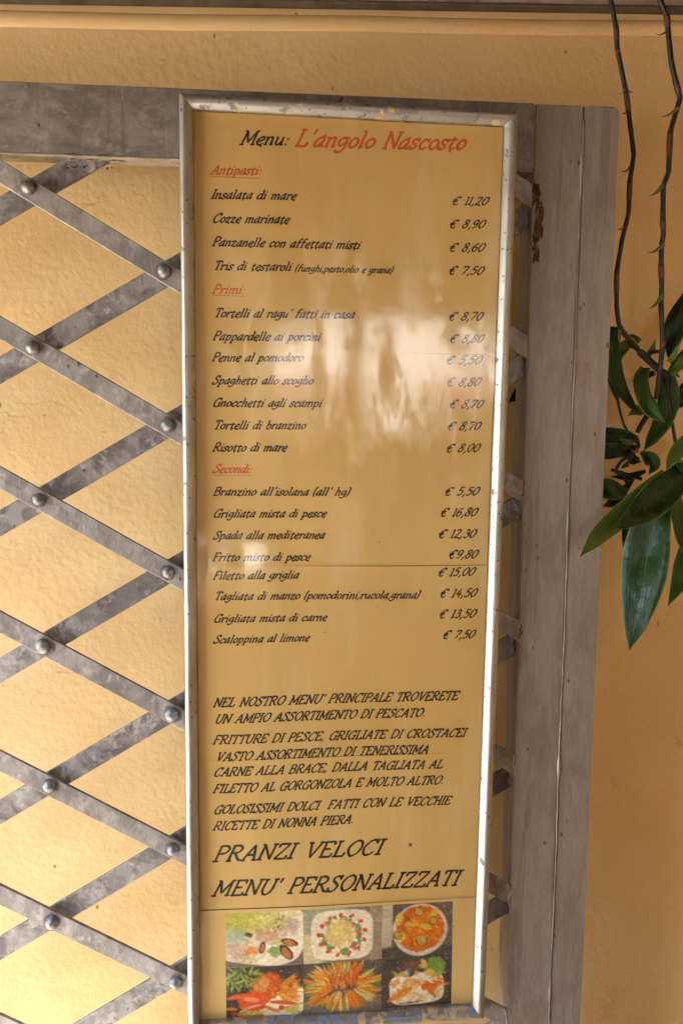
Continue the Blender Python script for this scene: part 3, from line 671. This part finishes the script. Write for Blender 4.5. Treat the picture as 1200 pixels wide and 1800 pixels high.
def pic4():
    p = Pic(124, 92, (.05, .04, .035), 4); r = p.r
    p.ell(.75, .75, .45, .32, WH, -.3, 1, .04, .1)
    for i in range(44): p.stick(lerp(0, .38, r.random()), lerp(.05, .5, r.random()), r.random()*6, .2, .02, r.choice(((.20, .32, .07), (.34, .42, .12), (.10, .18, .04), (.40, .46, .18))), .9)
    for i in range(26): p.stick(lerp(.1, .9, r.random()), lerp(.72, 1., r.random()), lerp(-.5, .5, r.random()), .26, .03, r.choice(((.62, .50, .14), (.58, .20, .03), (.50, .50, .14))), .9)
    for i in range(16): p.stick(.62, .5, -.7+i*.1, .42+.1*r.random(), .028, r.choice(((.62, .20, .03), (.60, .44, .12), (.64, .28, .05))), .9)
    p.ell(.52, .42, .24, .30, (.56, .13, .04), .6, 1, .1, .3); p.ell(.47, .36, .12, .16, (.64, .34, .12), .5, .9, .3, .6)
    p.ell(.34, .70, .26, .18, (.62, .10, .035), .2, 1, .08, .2); p.ell(.33, .66, .14, .05, (.74, .34, .22), .2, .8, .5, .3); p.ell(.36, .80, .15, .02, (.72, .50, .38), -.2, .9, .4, .3)
    p.stick(.02, .62, -.2, .34, .045, (.60, .12, .03)); p.stick(.55, .72, .12, .5, .04, (.60, .10, .03)); p.stick(.0, .82, .1, .2, .03, (.62, .24, .04))
    for i in range(3): p.ell(*((.83, .42), (.71, .84), (.1, .94))[i], .05, .045, (.40, .04, .05), 0, .9, .2, .2)
    for i in range(5): p.stick(.40+.02*i, .3-.02*i, 1+.6*i, .35, .006, (.28, .05, .02), .8)
    return p
def pic5():
    p = Pic(124, 92, (.09, .08, .065), 5); r = p.r
    p.ell(.5, .95, .8, .25, (.20, .17, .14), 0, 1, .3, .1)
    for i in range(30): a = r.random()*6.28; p.ell(.5+math.cos(a)*.58/p.A, .52+math.sin(a)*.38, .08, .06, r.choice(((.12, .22, .05), (.30, .38, .08), (.08, .14, .04))), r.random()*3, .8, .5, .8)
    for i in range(150):
        a = r.random()*6.28; q = .12+.22*r.random()
        p.stick(.5+math.cos(a)*q/p.A*1.2, .48+math.sin(a)*q*.8, a+r.uniform(-.25, .25), .18+.22*r.random(), .018+.01*r.random(), r.choice(((.66, .24, .04), (.62, .16, .03), (.66, .46, .12), (.64, .56, .24), (.60, .12, .03), (.68, .30, .06))), .92)
    for i in range(60):
        a = r.uniform(-1.9, -1.2); p.stick(lerp(.3, .7, r.random()), lerp(.3, .6, r.random()), a+r.uniform(-.4, .4), .22, .012, r.choice(((.60, .14, .03), (.70, .34, .14), (.44, .08, .02))), .9)
    return p
def pic6():
    p = Pic(112, 92, (.05, .04, .035), 6); r = p.r
    p.ell(.5, .64, .47, .31, WH, -.05, 1, .04, 0, 4)
    p.ell(.76, .24, .19, .20, (.20, .32, .07), 0, 1, .15, .4); p.ell(.58, .16, .08, .09, (.70, .48, .18), 0, 1, .2, .3); p.ell(.68, .34, .08, .08, (.70, .46, .16), .3, 1, .2, .3)
    p.ell(.42, .2, .16, .12, (.16, .09, .05), 0, 1, .4, .9)
    for i in range(14): p.stick(lerp(.12, .3, r.random()), lerp(.16, .36, r.random()), .6, .12, .014, r.choice(((.20, .20, .06), (.05, .05, .02), (.40, .36, .14))), .9)
    for i in range(40): p.ell(lerp(.16, .84, r.random()), lerp(.42, .86, r.random()), .10, .05, r.choice(((.70, .36, .10), (.74, .52, .22), (.66, .26, .06), (.76, .62, .34))), r.random()*3, .7, .4, .7)
    p.stick(.1, .86, -.55, .5, .06, (.66, .26, .06)); p.stick(.22, .34, -.05, .38, .05, (.62, .38, .12)); p.ell(.68, .62, .16, .10, (.60, .17, .04), .4, 1, .2, .5)
    p.stick(.62, .6, .9, .3, .04, (.62, .17, .04)); p.stick(.72, .52, .25, .32, .03, (.62, .18, .04)); p.stick(.24, .93, -.08, .45, .014, (.05, .03, .02))
    return p
def place_pic(p, tl, tr, bl, br, k=4):
    p.shade(.22); h, w = p.h, p.w
    ug, vg = np.meshgrid(np.linspace(0, 1, w+1), np.linspace(0, 1, h+1))
    Pm = lambda a: np.array(a)/1000
    P = (1-vg)[..., None]*((1-ug)[..., None]*Pm(tl)+ug[..., None]*Pm(tr))+vg[..., None]*((1-ug)[..., None]*Pm(bl)+ug[..., None]*Pm(br))
    co = [(x, pd(x, z, k)-.00012, z) for x, z in P.reshape(-1, 2)]
    fa = [(j*(w+1)+i, (j+1)*(w+1)+i, (j+1)*(w+1)+i+1, j*(w+1)+i+1) for j in range(h) for i in range(w)]
    me = bpy.data.meshes.new('dish_photo'); me.from_pydata(co, [], fa)
    im = np.clip(p.im, 0, 1); im = np.clip(im+(im-im.mean(-1, keepdims=True))*.18, 0, 1)*.98+.008
    a = me.color_attributes.new('ink', 'FLOAT_COLOR', 'POINT')
    vi = im[np.minimum(np.arange(h+1), h-1)][:, np.minimum(np.arange(w+1), w-1)]
    a.data.foreach_set('color', np.concatenate([vi, np.ones((h+1, w+1, 1))], -1).ravel().astype(np.float32))
    return link('dish_photo', me, PRINT, sheets[k])
a1, a2, a3, a4 = (38.8, 131.7), (120.5, 133.0), (204.6, 133.4), (281.5, 133.8)
b1, b2, b3, b4 = (39.2, 69.6), (121.2, 70.8), (205.5, 71.6), (282.5, 72.6)
c1, c2, c3, c4 = (39.6, 13), (121.8, 13), (206.2, 13), (283.3, 13)
o = place_pic(pic1(), a1, a2, b1, b2); o['label'] = 'faded printed photo of mussels on a white plate'
o = place_pic(pic2(), a2, a3, b2, b3); o['label'] = 'printed photo of a salad ring with cherry tomatoes on a square plate'
o = place_pic(pic3(), a3, a4, b3, b4); o['label'] = 'printed photo of a round pizza with vegetables'
o = place_pic(pic4(), b1, b2, c1, c2); o['label'] = 'printed photo of a red lobster dish with carrot sticks'
o = place_pic(pic5(), b2, b3, c2, c3); o['label'] = 'printed photo of a heap of carrot and shellfish strips'
o = place_pic(pic6(), b3, b4, c3, c4); o['label'] = 'printed photo of grilled seafood on a white plate'

# ---------------------------------------------------------------- hanging plant
LEAVES = [
 ([(0.3928, -0.02, -0.0739), (0.3834, -0.025, -0.0908), (0.3751, -0.03, -0.1286), (0.37, -0.035, -0.1586), (0.3619, -0.04, -0.199), (0.3554, -0.045, -0.2228)], [0.01226, 0.01716, 0.02255, 0.02022, 0.01031, 0.0], 'hero', -14),
 ([(0.4181, -0.015, -0.0462), (0.3952, -0.0238, -0.0631), (0.3715, -0.0325, -0.0796), (0.3503, -0.0413, -0.0917), (0.3305, -0.05, -0.099)], [0.01121, 0.01663, 0.0148, 0.00759, 0.0], 'dark', -8),
 ([(0.4003, -0.008, -0.0443), (0.3744, -0.0174, -0.0659), (0.3495, -0.0268, -0.0876), (0.3284, -0.0362, -0.102), (0.3133, -0.0456, -0.112), (0.2968, -0.055, -0.1251)], [0.00226, 0.00783, 0.01105, 0.00927, 0.00701, 0.0], 'light', 12),
 ([(0.4494, 0.03, -0.0076), (0.4351, 0.0233, -0.0198), (0.4216, 0.0167, -0.0336), (0.4125, 0.01, -0.0453)], [0.00593, 0.00823, 0.00583, 0.0], 'light', 20),
 ([(0.4253, 0.0, -0.0549), (0.4203, -0.015, -0.0421), (0.4168, -0.03, -0.0356)], [0.01371, 0.01458, 0.0055], 'dark', 0),
 ([(0.416, 0.0, -0.065), (0.4245, 0.0033, -0.0882), (0.4362, 0.0067, -0.119), (0.4512, 0.01, -0.1505)], [0.00457, 0.00803, 0.00807, 0.0], 'mid', 30),
 ([(0.4546, 0.02, -0.1148), (0.4418, 0.0133, -0.1448), (0.43, 0.0067, -0.1683), (0.4169, 0.0, -0.1883)], [0.01171, 0.01162, 0.00749, 0.0], 'mid', -20),
 ([(0.3956, 0.0465, -0.0928), (0.3901, 0.0437, -0.1147), (0.385, 0.041, -0.1416)], [0.00484, 0.00723, 0.0], 'dark', 0),
 ([(0.422, 0.03, 0.075), (0.4236, 0.0318, 0.0979), (0.4308, 0.0337, 0.122), (0.4378, 0.0355, 0.1491)], [0.00415, 0.0101, 0.01072, 0.0], 'dark', 20),
 ([(0.3935, 0.03, 0.0644), (0.3863, 0.0225, 0.0501), (0.3874, 0.015, 0.0309), (0.3944, 0.0075, 0.016), (0.4035, 0.0, 0.006)], [0.00474, 0.00764, 0.00815, 0.00634, 0.0], 'mid', 25),
 ([(0.4275, 0.0465, 0.0569), (0.4287, 0.0437, 0.0322), (0.4216, 0.041, 0.0075), (0.4096, 0.0383, -0.0111), (0.3987, 0.0355, -0.0246)], [0.00726, 0.01085, 0.01021, 0.00659, 0.0], 'mid', -15),
 ([(0.3645, 0.041, 0.0931), (0.3626, 0.0383, 0.0676), (0.37, 0.0355, 0.0434), (0.3797, 0.0328, 0.0265), (0.3917, 0.03, 0.0127)], [0.0036, 0.00778, 0.00716, 0.00416, 0.0], 'mid', 30),
 ([(0.3714, 0.063, 0.1102), (0.368, 0.0612, 0.0817), (0.3725, 0.0593, 0.0508), (0.3781, 0.0575, 0.0247)], [0.00493, 0.008, 0.00614, 0.0], 'dark', 0),
 ([(0.3934, 0.0465, 0.0844), (0.3815, 0.0447, 0.0901), (0.3715, 0.0428, 0.0814), (0.3677, 0.041, 0.0649)], [0.00242, 0.00483, 0.00602, 0.0], 'light', 10),
 ([(0.4013, 0.041, 0.078), (0.4047, 0.0383, 0.0844), (0.406, 0.0355, 0.0944)], [0.003, 0.00299, 0.0], 'light', 0),
 ([(0.405, 0.041, 0.0172), (0.3928, 0.041, 0.0189), (0.3816, 0.041, 0.0127)], [0.003, 0.00541, 0.0], 'light', 0),
 ([(0.4586, 0.041, 0.0496), (0.4479, 0.0437, 0.0355), (0.4354, 0.0465, 0.0188)], [0.01081, 0.01085, 0.0], 'dark', 0),
 ([(0.4238, 0.0355, 0.0574), (0.432, 0.0328, 0.0681), (0.4424, 0.03, 0.083)], [0.00418, 0.00654, 0.00237], 'light', 15),
 ([(0.4191, 0.03, 0.0701), (0.4224, 0.025, 0.0769), (0.4242, 0.02, 0.0883)], [0.00237, 0.00295, 0.0], 'light', 0),
 ([(0.3988, 0.052, -0.0126), (0.3854, 0.0557, -0.0102), (0.3648, 0.0593, -0.0091), (0.3522, 0.063, -0.013)], [0.00304, 0.00795, 0.00921, 0.0], 'dark', 20),
 ([(0.4065, 0.063, -0.0242), (0.3902, 0.0648, -0.0243), (0.3687, 0.0667, -0.0257), (0.3583, 0.0685, -0.0284)], [0.00308, 0.00803, 0.0099, 0.0], 'dark', 0),
 ([(0.3893, 0.041, -0.0161), (0.3816, 0.041, -0.0156), (0.3725, 0.041, -0.0113)], [0.003, 0.003, 0.0], 'light', 0),
 ([(0.3982, 0.041, -0.0266), (0.408, 0.0392, -0.0333), (0.4126, 0.0373, -0.0407), (0.4058, 0.0355, -0.0505)], [0.0018, 0.00779, 0.00598, 0.0], 'mid', 0),
 ([(0.3906, 0.052, -0.0718), (0.3797, 0.0557, -0.0708), (0.3673, 0.0593, -0.0667), (0.3543, 0.063, -0.0625)], [0.00304, 0.01039, 0.01105, 0.0], 'mid', 15),
 ([(0.413, 0.0575, -0.048), (0.3942, 0.0575, -0.0544), (0.3713, 0.0575, -0.0545)], [0.00184, 0.00429, 0.0], 'dark', 0),
 ([(0.399, 0.052, -0.0301), (0.3941, 0.0493, -0.0351), (0.402, 0.0465, -0.0374)], [0.00487, 0.00607, 0.0], 'dark', 0),
 ([(0.2935, 0.0685, 0.0491), (0.2808, 0.0685, 0.0428), (0.2695, 0.0685, 0.0364), (0.2576, 0.0685, 0.0264)], [0.00496, 0.00806, 0.00744, 0.0], 'dark', 0),
 ([(0.404, 0.0685, -0.0577), (0.3839, 0.0685, -0.0822), (0.3695, 0.0685, -0.0887)], [0.00186, 0.0062, 0.0], 'dark', 0),
 ([(0.4126, 0.0465, 0.0597), (0.4019, 0.0465, 0.0559), (0.3874, 0.0465, 0.0509)], [0.00242, 0.00363, 0.0], 'dark', 0),
 ([(0.4329, 0.041, 0.0596), (0.4383, 0.041, 0.0554)], [0.0018, 0.0], 'dark', 0),
 ([(0.3968, 0.052, 0.0935), (0.3863, 0.0493, 0.0991), (0.3788, 0.0465, 0.0963)], [0.00304, 0.00182, 0.0], 'mid', 0)]
STEMS = [
 ([(0.3372, 0.03, 0.4427), (0.3399, 0.0307, 0.4297), (0.3467, 0.0314, 0.4032), (0.3491, 0.0321, 0.3844), (0.3537, 0.0328, 0.3684), (0.3613, 0.0334, 0.3413), (0.3666, 0.0341, 0.3138), (0.3727, 0.0348, 0.2821), (0.37, 0.0355, 0.2549), (0.3706, 0.0362, 0.2235), (0.3653, 0.0369, 0.1975), (0.3611, 0.0376, 0.1625), (0.363, 0.0383, 0.1273), (0.3666, 0.0389, 0.1096), (0.373, 0.0396, 0.1003), (0.382, 0.0403, 0.0909), (0.3916, 0.041, 0.0815)], 0.00249),
 ([(0.3801, 0.02, 0.4397), (0.3863, 0.0205, 0.4269), (0.3944, 0.021, 0.4124), (0.3974, 0.0215, 0.3944), (0.402, 0.022, 0.3692), (0.4089, 0.0225, 0.3477), (0.4135, 0.023, 0.3349), (0.41, 0.0235, 0.3205), (0.4055, 0.024, 0.3016), (0.406, 0.0245, 0.263), (0.4015, 0.025, 0.2488), (0.403, 0.0255, 0.2137), (0.4045, 0.026, 0.2012), (0.4034, 0.0265, 0.1909), (0.4042, 0.027, 0.1691), (0.4062, 0.0275, 0.1477), (0.4069, 0.028, 0.1267), (0.4109, 0.0285, 0.0913), (0.411, 0.029, 0.0819), (0.4083, 0.0295, 0.0424), (0.4073, 0.03, 0.0303)], 0.00269),
 ([(0.3916, 0.041, 0.0815), (0.4038, 0.0401, 0.0707), (0.4173, 0.0392, 0.0599), (0.4241, 0.0383, 0.0551)], 0.00395),
 ([(0.4039, 0.041, 0.0135), (0.3993, 0.0437, 0.0043), (0.3959, 0.0465, -0.0051)], 0.00273),
 ([(0.3755, 0.0575, 0.0383), (0.378, 0.0557, 0.0222), (0.3832, 0.0538, 0.0042), (0.3888, 0.052, -0.0064)], 0.00145),
 ([(0.3948, 0.0465, -0.01), (0.3988, 0.0483, -0.0206), (0.391, 0.0502, -0.0301), (0.3929, 0.052, -0.0396)], 0.00246),
 ([(0.3905, 0.052, -0.0302), (0.3817, 0.0534, -0.0378), (0.3763, 0.0547, -0.048), (0.3863, 0.0561, -0.0531), (0.3926, 0.0575, -0.0621)], 0.00186),
 ([(0.4037, 0.041, 0.0805), (0.4073, 0.0355, 0.0812), (0.4115, 0.03, 0.0814)], 0.00182),
 ([(0.4258, 0.0355, 0.0683), (0.4317, 0.0355, 0.0756), (0.4401, 0.0355, 0.0853)], 0.0015),
 ([(0.3729, 0.0575, -0.0469), (0.3833, 0.0557, -0.0493), (0.3971, 0.0538, -0.0542), (0.4062, 0.052, -0.0566)], 0.00189),
 ([(0.3871, 0.0465, -0.0375), (0.3803, 0.0465, -0.0437), (0.3879, 0.0465, -0.0412)], 0.00135),
 ([(0.4256, 0.0465, 0.0568), (0.4319, 0.041, 0.0076), (0.4375, 0.0355, -0.0294), (0.4422, 0.03, -0.0507)], 0.00184)]
SPURS = [
 ((0.3512, 0.0328, 0.3848), (0.3441, 0.0268, 0.3775), 0.00155, 'tan'),
 ((0.3639, 0.0328, 0.3439), (0.3655, 0.0268, 0.3422), 0.0006, 'brown'),
 ((0.3613, 0.0328, 0.3483), (0.3495, 0.0268, 0.3382), 0.00072, 'tan'),
 ((0.3624, 0.0328, 0.3255), (0.3545, 0.0268, 0.3196), 0.00119, 'brown'),
 ((0.3705, 0.0355, 0.2708), (0.3578, 0.0295, 0.2629), 0.0015, 'brown'),
 ((0.3678, 0.0355, 0.2105), (0.3549, 0.0295, 0.2059), 0.0012, 'brown'),
 ((0.393, 0.02, 0.3962), (0.3796, 0.014, 0.3918), 0.00094, 'brown'),
 ((0.4101, 0.02, 0.3242), (0.3896, 0.014, 0.3124), 0.00176, 'tan'),
 ((0.4014, 0.025, 0.25), (0.3833, 0.019, 0.2364), 0.00236, 'green'),
 ((0.4046, 0.025, 0.1901), (0.385, 0.019, 0.1797), 0.00236, 'green'),
 ((0.4061, 0.025, 0.1379), (0.3885, 0.019, 0.1227), 0.00265, 'green'),
 ((0.3689, 0.041, 0.1069), (0.3664, 0.035, 0.0889), 0.00182, 'tan'),
 ((0.4295, 0.0355, 0.0592), (0.4323, 0.0295, 0.0547), 0.0012, 'brown'),
 ((0.3974, 0.0465, -0.0237), (0.3862, 0.0405, -0.0236), 0.00184, 'tan')]

plant = thing('hanging_plant', 'dark leafy orchid like plant hanging from two bare canes beside the grey gate post', 'plant', (.40, .02, -.14))
PL = Vector(plant.location)
def interp(pts, n, closed=False):
    return [Vector(p) for p in cat_rom(pts, n)]
def kinked(pts, n):
    A = interp(pts, n); B = [Vector(pts[i]).lerp(Vector(pts[i+1]), k/n) for i in range(len(pts)-1) for k in range(n)]+[Vector(pts[-1])]
    return [a.lerp(b, .8) for a, b in zip(A, B)]
def leaf(pts, ws, kind, roll):
    P = interp(pts, 6); L = len(P); n = len(ws)
    Wd = [float(x[0]) for x in cat_rom([(w, 0) for w in ws], 6)]
    M_ = 8; bm = bmesh.new(); uvl = bm.loops.layers.uv.new('UVMap'); view = Vector((.43, .9, 0)).normalized(); rows = []; sd = random.random()*6
    for i, p in enumerate(P):
        t = (P[min(i+1, L-1)]-P[max(i-1, 0)]).normalized(); side = t.cross(view).normalized()
        q = i/(L-1); rl = math.radians(roll*(1 if kind != 'fold' else (1+1.5*q)))
        side = side*math.cos(rl)+view*math.sin(rl); nrm = side.cross(t).normalized()
        if nrm.y > 0: nrm = -nrm
        w = max(Wd[i], .0002)/max(.5, math.cos(rl)); row = []
        for j in range(M_+1):
            s = (j/M_-.5)*2
            d = -(1-abs(s))*w*.22+.0016*math.sin(q*9+sd+s*2)*min(1, w/.01)+w*.05*math.sin(s*5+q*7+sd)
            row.append(bm.verts.new(p+side*w*s+nrm*d-PL))
        rows.append(row)
    for i in range(L-1):
        for j in range(M_):
            f = bm.faces.new((rows[i][j], rows[i][j+1], rows[i+1][j+1], rows[i+1][j]))
            for lp, (a, b) in zip(f.loops, ((i, j), (i, j+1), (i+1, j+1), (i+1, j))): lp[uvl].uv = (b/M_, a/(L-1))
    bm.normal_update()
    if sum((f.normal.y for f in bm.faces)) > 0: bmesh.ops.reverse_faces(bm, faces=bm.faces)
    me = bpy.data.meshes.new('leaf'); bm.to_mesh(me); bm.free(); me.shade_smooth()
    mt = {'hero': LEAFH, 'dark': LEAFD, 'mid': LEAFM, 'light': LEAFL, 'fold': LEAFM}[kind]
    o = link('leaf', me, mt, plant); md = o.modifiers.new('thickness', 'SOLIDIFY'); md.thickness = .0005; md.offset = 0
    return o
for Lf in LEAVES: leaf(*Lf)
for pts, r in STEMS:
    r *= 1.0; P = kinked(pts, 5); bm = bmesh.new(); n = len(P)
    rad = []
    for i in range(n):
        nd = min(i % 5, 5-i % 5); rad.append(r*(1+(.16 if nd == 0 and len(pts) > 9 and (i//5) % 3 == 2 else 0)+.04*math.sin(i*1.9)))
    tube(bm, [p-PL for p in P], rad, 10)
    o = obj('stem', bm, STEMM, plant, 60)
    if len(pts) > 9:
        for i in range(2, len(pts)-1, 3):
            a, b = Vector(pts[i]), Vector(pts[i]).lerp(Vector(pts[i+1]), .45)
            Q = P[i*5:i*5+4]
            bm = bmesh.new(); tube(bm, [q-PL for q in Q], [r*1.12, r*1.2, r*1.16, r*1.05], 10); obj('stem_node', bm, NODEM, plant, 60)
for a, b, r, kd in SPURS:
    a, b = Vector(a), Vector(b); mid = a.lerp(b, .5)+Vector((0, -.001, -.0022)); bm = bmesh.new()
    P = interp([tuple(a), tuple(mid), tuple(b)], 4); n = len(P)
    tube(bm, [p-PL for p in P], [max(.0002, r*(1-(i/(n-1))**1.4)) for i in range(n)], 7); obj('spur', bm, {'tan': TAN, 'brown': NODEM, 'green': SPURG}[kd], plant, 60)

# ---------------------------------------------------------------- unseen porch and street, mostly added to shape the light and the reflection
ROOF_L, ROOF_Z = -.995, .56
WHITE = m_flat('white_render', (.78, .74, .66), .8, .06, 3, .003); DARK = m_flat('dark_timber', (.10, .065, .04), .6, .3, 8, .002)
CREAM = m_flat('cream_render', (.66, .52, .33), .85, .1, 2, .003)
roof = thing('shade_roof', 'unseen dark roof shaped to keep the top of the wall in shade', 'roof', (0, 0, ROOF_Z))  # unseen roof, its height and left edge set to shade the wall
bm = bmesh.new(); bx(bm, ROOF_L, 3.2, -1.7, .08, .06, .12); obj('roof_deck', bm, DARK, roof)
for i in range(5):
    bm = bmesh.new(); y = -1.35+i*.34; bx(bm, ROOF_L, 3.2, y-.03, y+.03, 0, .059); obj('rafter', bm, DARK, roof)
bm = bmesh.new(); bx(bm, ROOF_L-.022, ROOF_L-.001, -1.7, .08, -.26, .12); obj('sky_cutoff', bm, DARK, roof)  # added drop strip that cuts off the upper sky
blocker = thing('light_block_panel', 'added dark panel blocking light from the front left', 'panel', (ROOF_L+.04, -1.1, -ZC))
bm = bmesh.new(); bx(bm, -.02, .02, -.295, .28, 0, ZC+ROOF_Z-.002); obj('board_panel', bm, DARK, blocker)  # added panel, blocks light so the right of the wall darkens
side = thing('bounce_wall', 'made-up ochre wall out of view on the right, for its warm bounce', 'wall', (1.05, 0, -ZC))
bm = bmesh.new(); bx(bm, 0, .2, -1.38, .138, 0, ZC+ROOF_Z-.001); obj('plaster_face', bm, PLASTER, side)  # made-up return wall, sends warm bounce onto the right
scr = thing('blocking_screen', 'added dark screen with openings that shape the light and the reflection', 'screen', (0, -1.42, -ZC))  # added screen, closes off the front and frames the reflected bright patch
OX0, OX1, OZ0, OZ1 = .055, .70, -.06, .27
for nm, a in (('board_panel', (-.99, -.20, 0, ZC+ROOF_Z-.002)), ('board_panel', (-.199, OX0, ZC-.36, ZC+ROOF_Z-.002)), ('board_panel', (-.199, OX0, 0, ZC-.52)), ('board_panel', (-.10, -.045, ZC-.519, ZC-.361)), ('board_panel', (.03, OX0, ZC-.519, ZC-.361)), ('board_panel', (OX1, 1.25, 0, ZC+ROOF_Z-.002)), ('board_panel', (OX0+.001, OX1-.001, 0, ZC+OZ0)), ('board_panel', (OX0+.001, OX1-.001, ZC+OZ1, ZC+ROOF_Z-.002))):
    bm = bmesh.new(); bx(bm, a[0], a[1], -.02, .02, a[2], a[3]); obj(nm, bm, DARK, scr)
bm = bmesh.new(); bx(bm, OX0+.02, OX1-.02, -.06, .06, ZC+OZ0+.001, ZC+OZ0+.02, .003); obj('sill', bm, WHITE, scr)
bm = bmesh.new(); bx(bm, .255, .285, -.015, .015, ZC+OZ0+.021, ZC+OZ1-.001, .002); obj('mullion', bm, DARK, scr)
PINK = m_flat('pink_petals', (.75, .10, .08), .6, .2, 30, 0); TERRA = m_flat('terracotta', (.42, .16, .08), .8, .15, 10, .002); GRN = m_flat('geranium_leaf', (.05, .10, .03), .6, .3, 30, 0)
fb = None
for i, x in enumerate((.20, .92)):
    if fb is None:
        fb = thing('flower_box', 'terracotta box of pink geraniums on the parapet, nearer the gate', 'flower box', group='flower boxes on the parapet')
        bm = bmesh.new(); bx(bm, -.24, .24, -.09, .09, 0, .12, .01); obj('box', bm, TERRA, fb)
        for nm, mt, cnt, sz, z0, z1 in (('foliage', GRN, 260, .022, .10, .22), ('blossom', PINK, 200, .018, .16, .27)):
            bm = bmesh.new()
            for _ in range(cnt):
                m = bmesh.ops.create_circle(bm, cap_ends=True, segments=6, radius=sz*random.uniform(.6, 1.2)); q = Matrix.Rotation(random.uniform(0, 3), 3, 'X') @ Matrix.Rotation(random.uniform(0, 3), 3, 'Y')
                off = Vector((random.uniform(-.26, .26), random.gauss(0, .06), random.uniform(z0, z1)))
                for v in m['verts']: v.co = q @ v.co+off
            o = obj(nm, bm, mt, fb); o['kind'] = 'stuff'
        fb.location = (x, -2.35, -.14)
    else:
        f2 = fb.copy(); C.objects.link(f2); f2.location = (x, -2.35, -.14); f2['label'] = 'terracotta box of pink geraniums on the parapet, farther along'
        for ch in list(fb.children): c = ch.copy(); C.objects.link(c); c.parent = f2
ben = thing('bounce_bench', 'added pale bench in the sun, bouncing light onto the lower wall', 'bench', (-1.05, -.35, -ZC))  # added reflector shaped as a bench, throws sunlight up the lower left
bm = bmesh.new(); bx(bm, -.65, .92, -.15, .42, .40, .46, .008); obj('seat', bm, WHITE, ben)
for x in (-.5, .75):
    bm = bmesh.new(); bx(bm, x-.05, x+.05, -.10, .38, 0, .399, .006); obj('leg', bm, WHITE, ben)
added_ivy = bmesh.new()  # added foliage softening the opening's top edge in the reflection
for _ in range(260):
    m = bmesh.ops.create_circle(added_ivy, cap_ends=True, segments=6, radius=.016*random.uniform(.5, 1.4)); q = Matrix.Rotation(random.uniform(0, 3), 3, 'X') @ Matrix.Rotation(random.uniform(0, 3), 3, 'Y')
    x = random.uniform(.03, .72); off = Vector((x, -1.46+random.gauss(0, .03), OZ1+.03-abs(random.gauss(0, .05))*(1.2+math.sin(x*23))))
    for v in m['verts']: v.co = q @ v.co+off
o = obj('added_ivy', added_ivy, GRN); o['kind'] = 'stuff'; tag(o, 'green ivy along the opening top, softening its reflected edge', 'added_ivy')
tb = thing('reflection_table', 'added white table in the sun, for a bright band in the pane', 'table', (-.05, -2.0, -ZC))  # added table, its sunlit top seen as a bright reflection
bm = bmesh.new(); bx(bm, -.4, .4, -.32, .36, ZC-.50, ZC-.475, .004); obj('table_top', bm, WHITE, tb)
for x in (-.35, .35):
    for y in (-.26, .30): bm = bmesh.new(); bx(bm, x-.02, x+.02, y-.02, y+.02, 0, ZC-.501); obj('leg', bm, WHITE, tb)
par = thing('parapet_wall', 'low white rendered wall under the flower boxes', 'wall', (0, -2.35, -ZC))
bm = bmesh.new(); bx(bm, -.3, 2.2, -.1, .1, 0, ZC-.141); obj('wall_body', bm, CREAM, par)
aw = thing('reflection_awning', 'added pale awning tilted to the sun to shine in the pane', 'awning', (1.3, -4.6, -ZC))  # added canvas, tilted so its sunlit face brightens the reflection
bm = bmesh.new(); bx(bm, -2.4, 2.4, -.9, .9, -.01, .01)
bmesh.ops.rotate(bm, verts=bm.verts, cent=(0, 0, 0), matrix=Matrix.Rotation(math.radians(-38), 3, 'X')); bmesh.ops.rotate(bm, verts=bm.verts, cent=(0, 0, 0), matrix=Matrix.Rotation(math.radians(-24), 3, 'Y'))
bmesh.ops.translate(bm, verts=bm.verts, vec=(0, 0, ZC+.35)); obj('canvas', bm, WHITE, aw)
bm = bmesh.new(); tube(bm, [(0, 0, 0), (0, 0, ZC+.33)], .03, 12); obj('pole', bm, DARK, aw)
house = thing('street_house', 'pale two storey house across the street with green shutters', 'house', (1.5, -12, -ZC))
bm = bmesh.new(); bx(bm, -4.5, 4.5, -6, 0, 0, 5.5); obj('wall', bm, WHITE, house)
SHUT = m_flat('green_shutter', (.06, .13, .08), .6, .2, 10, .002)
for z in (1.0, 3.6):
    for x in (-3.4, -1.2, 1.0, 3.2):
        bm = bmesh.new(); bx(bm, x-.5, x+.5, .001, .06, z, z+1.4, .01); obj('shutter', bm, SHUT, house)
bm = bmesh.new(); bx(bm, -4.8, 4.8, -6.3, .4, 5.505, 5.7); obj('roof', bm, TERRA, house)

for o in C.objects:
    if o.parent is None and o.type != 'LIGHT':
        o.location.z += ZC
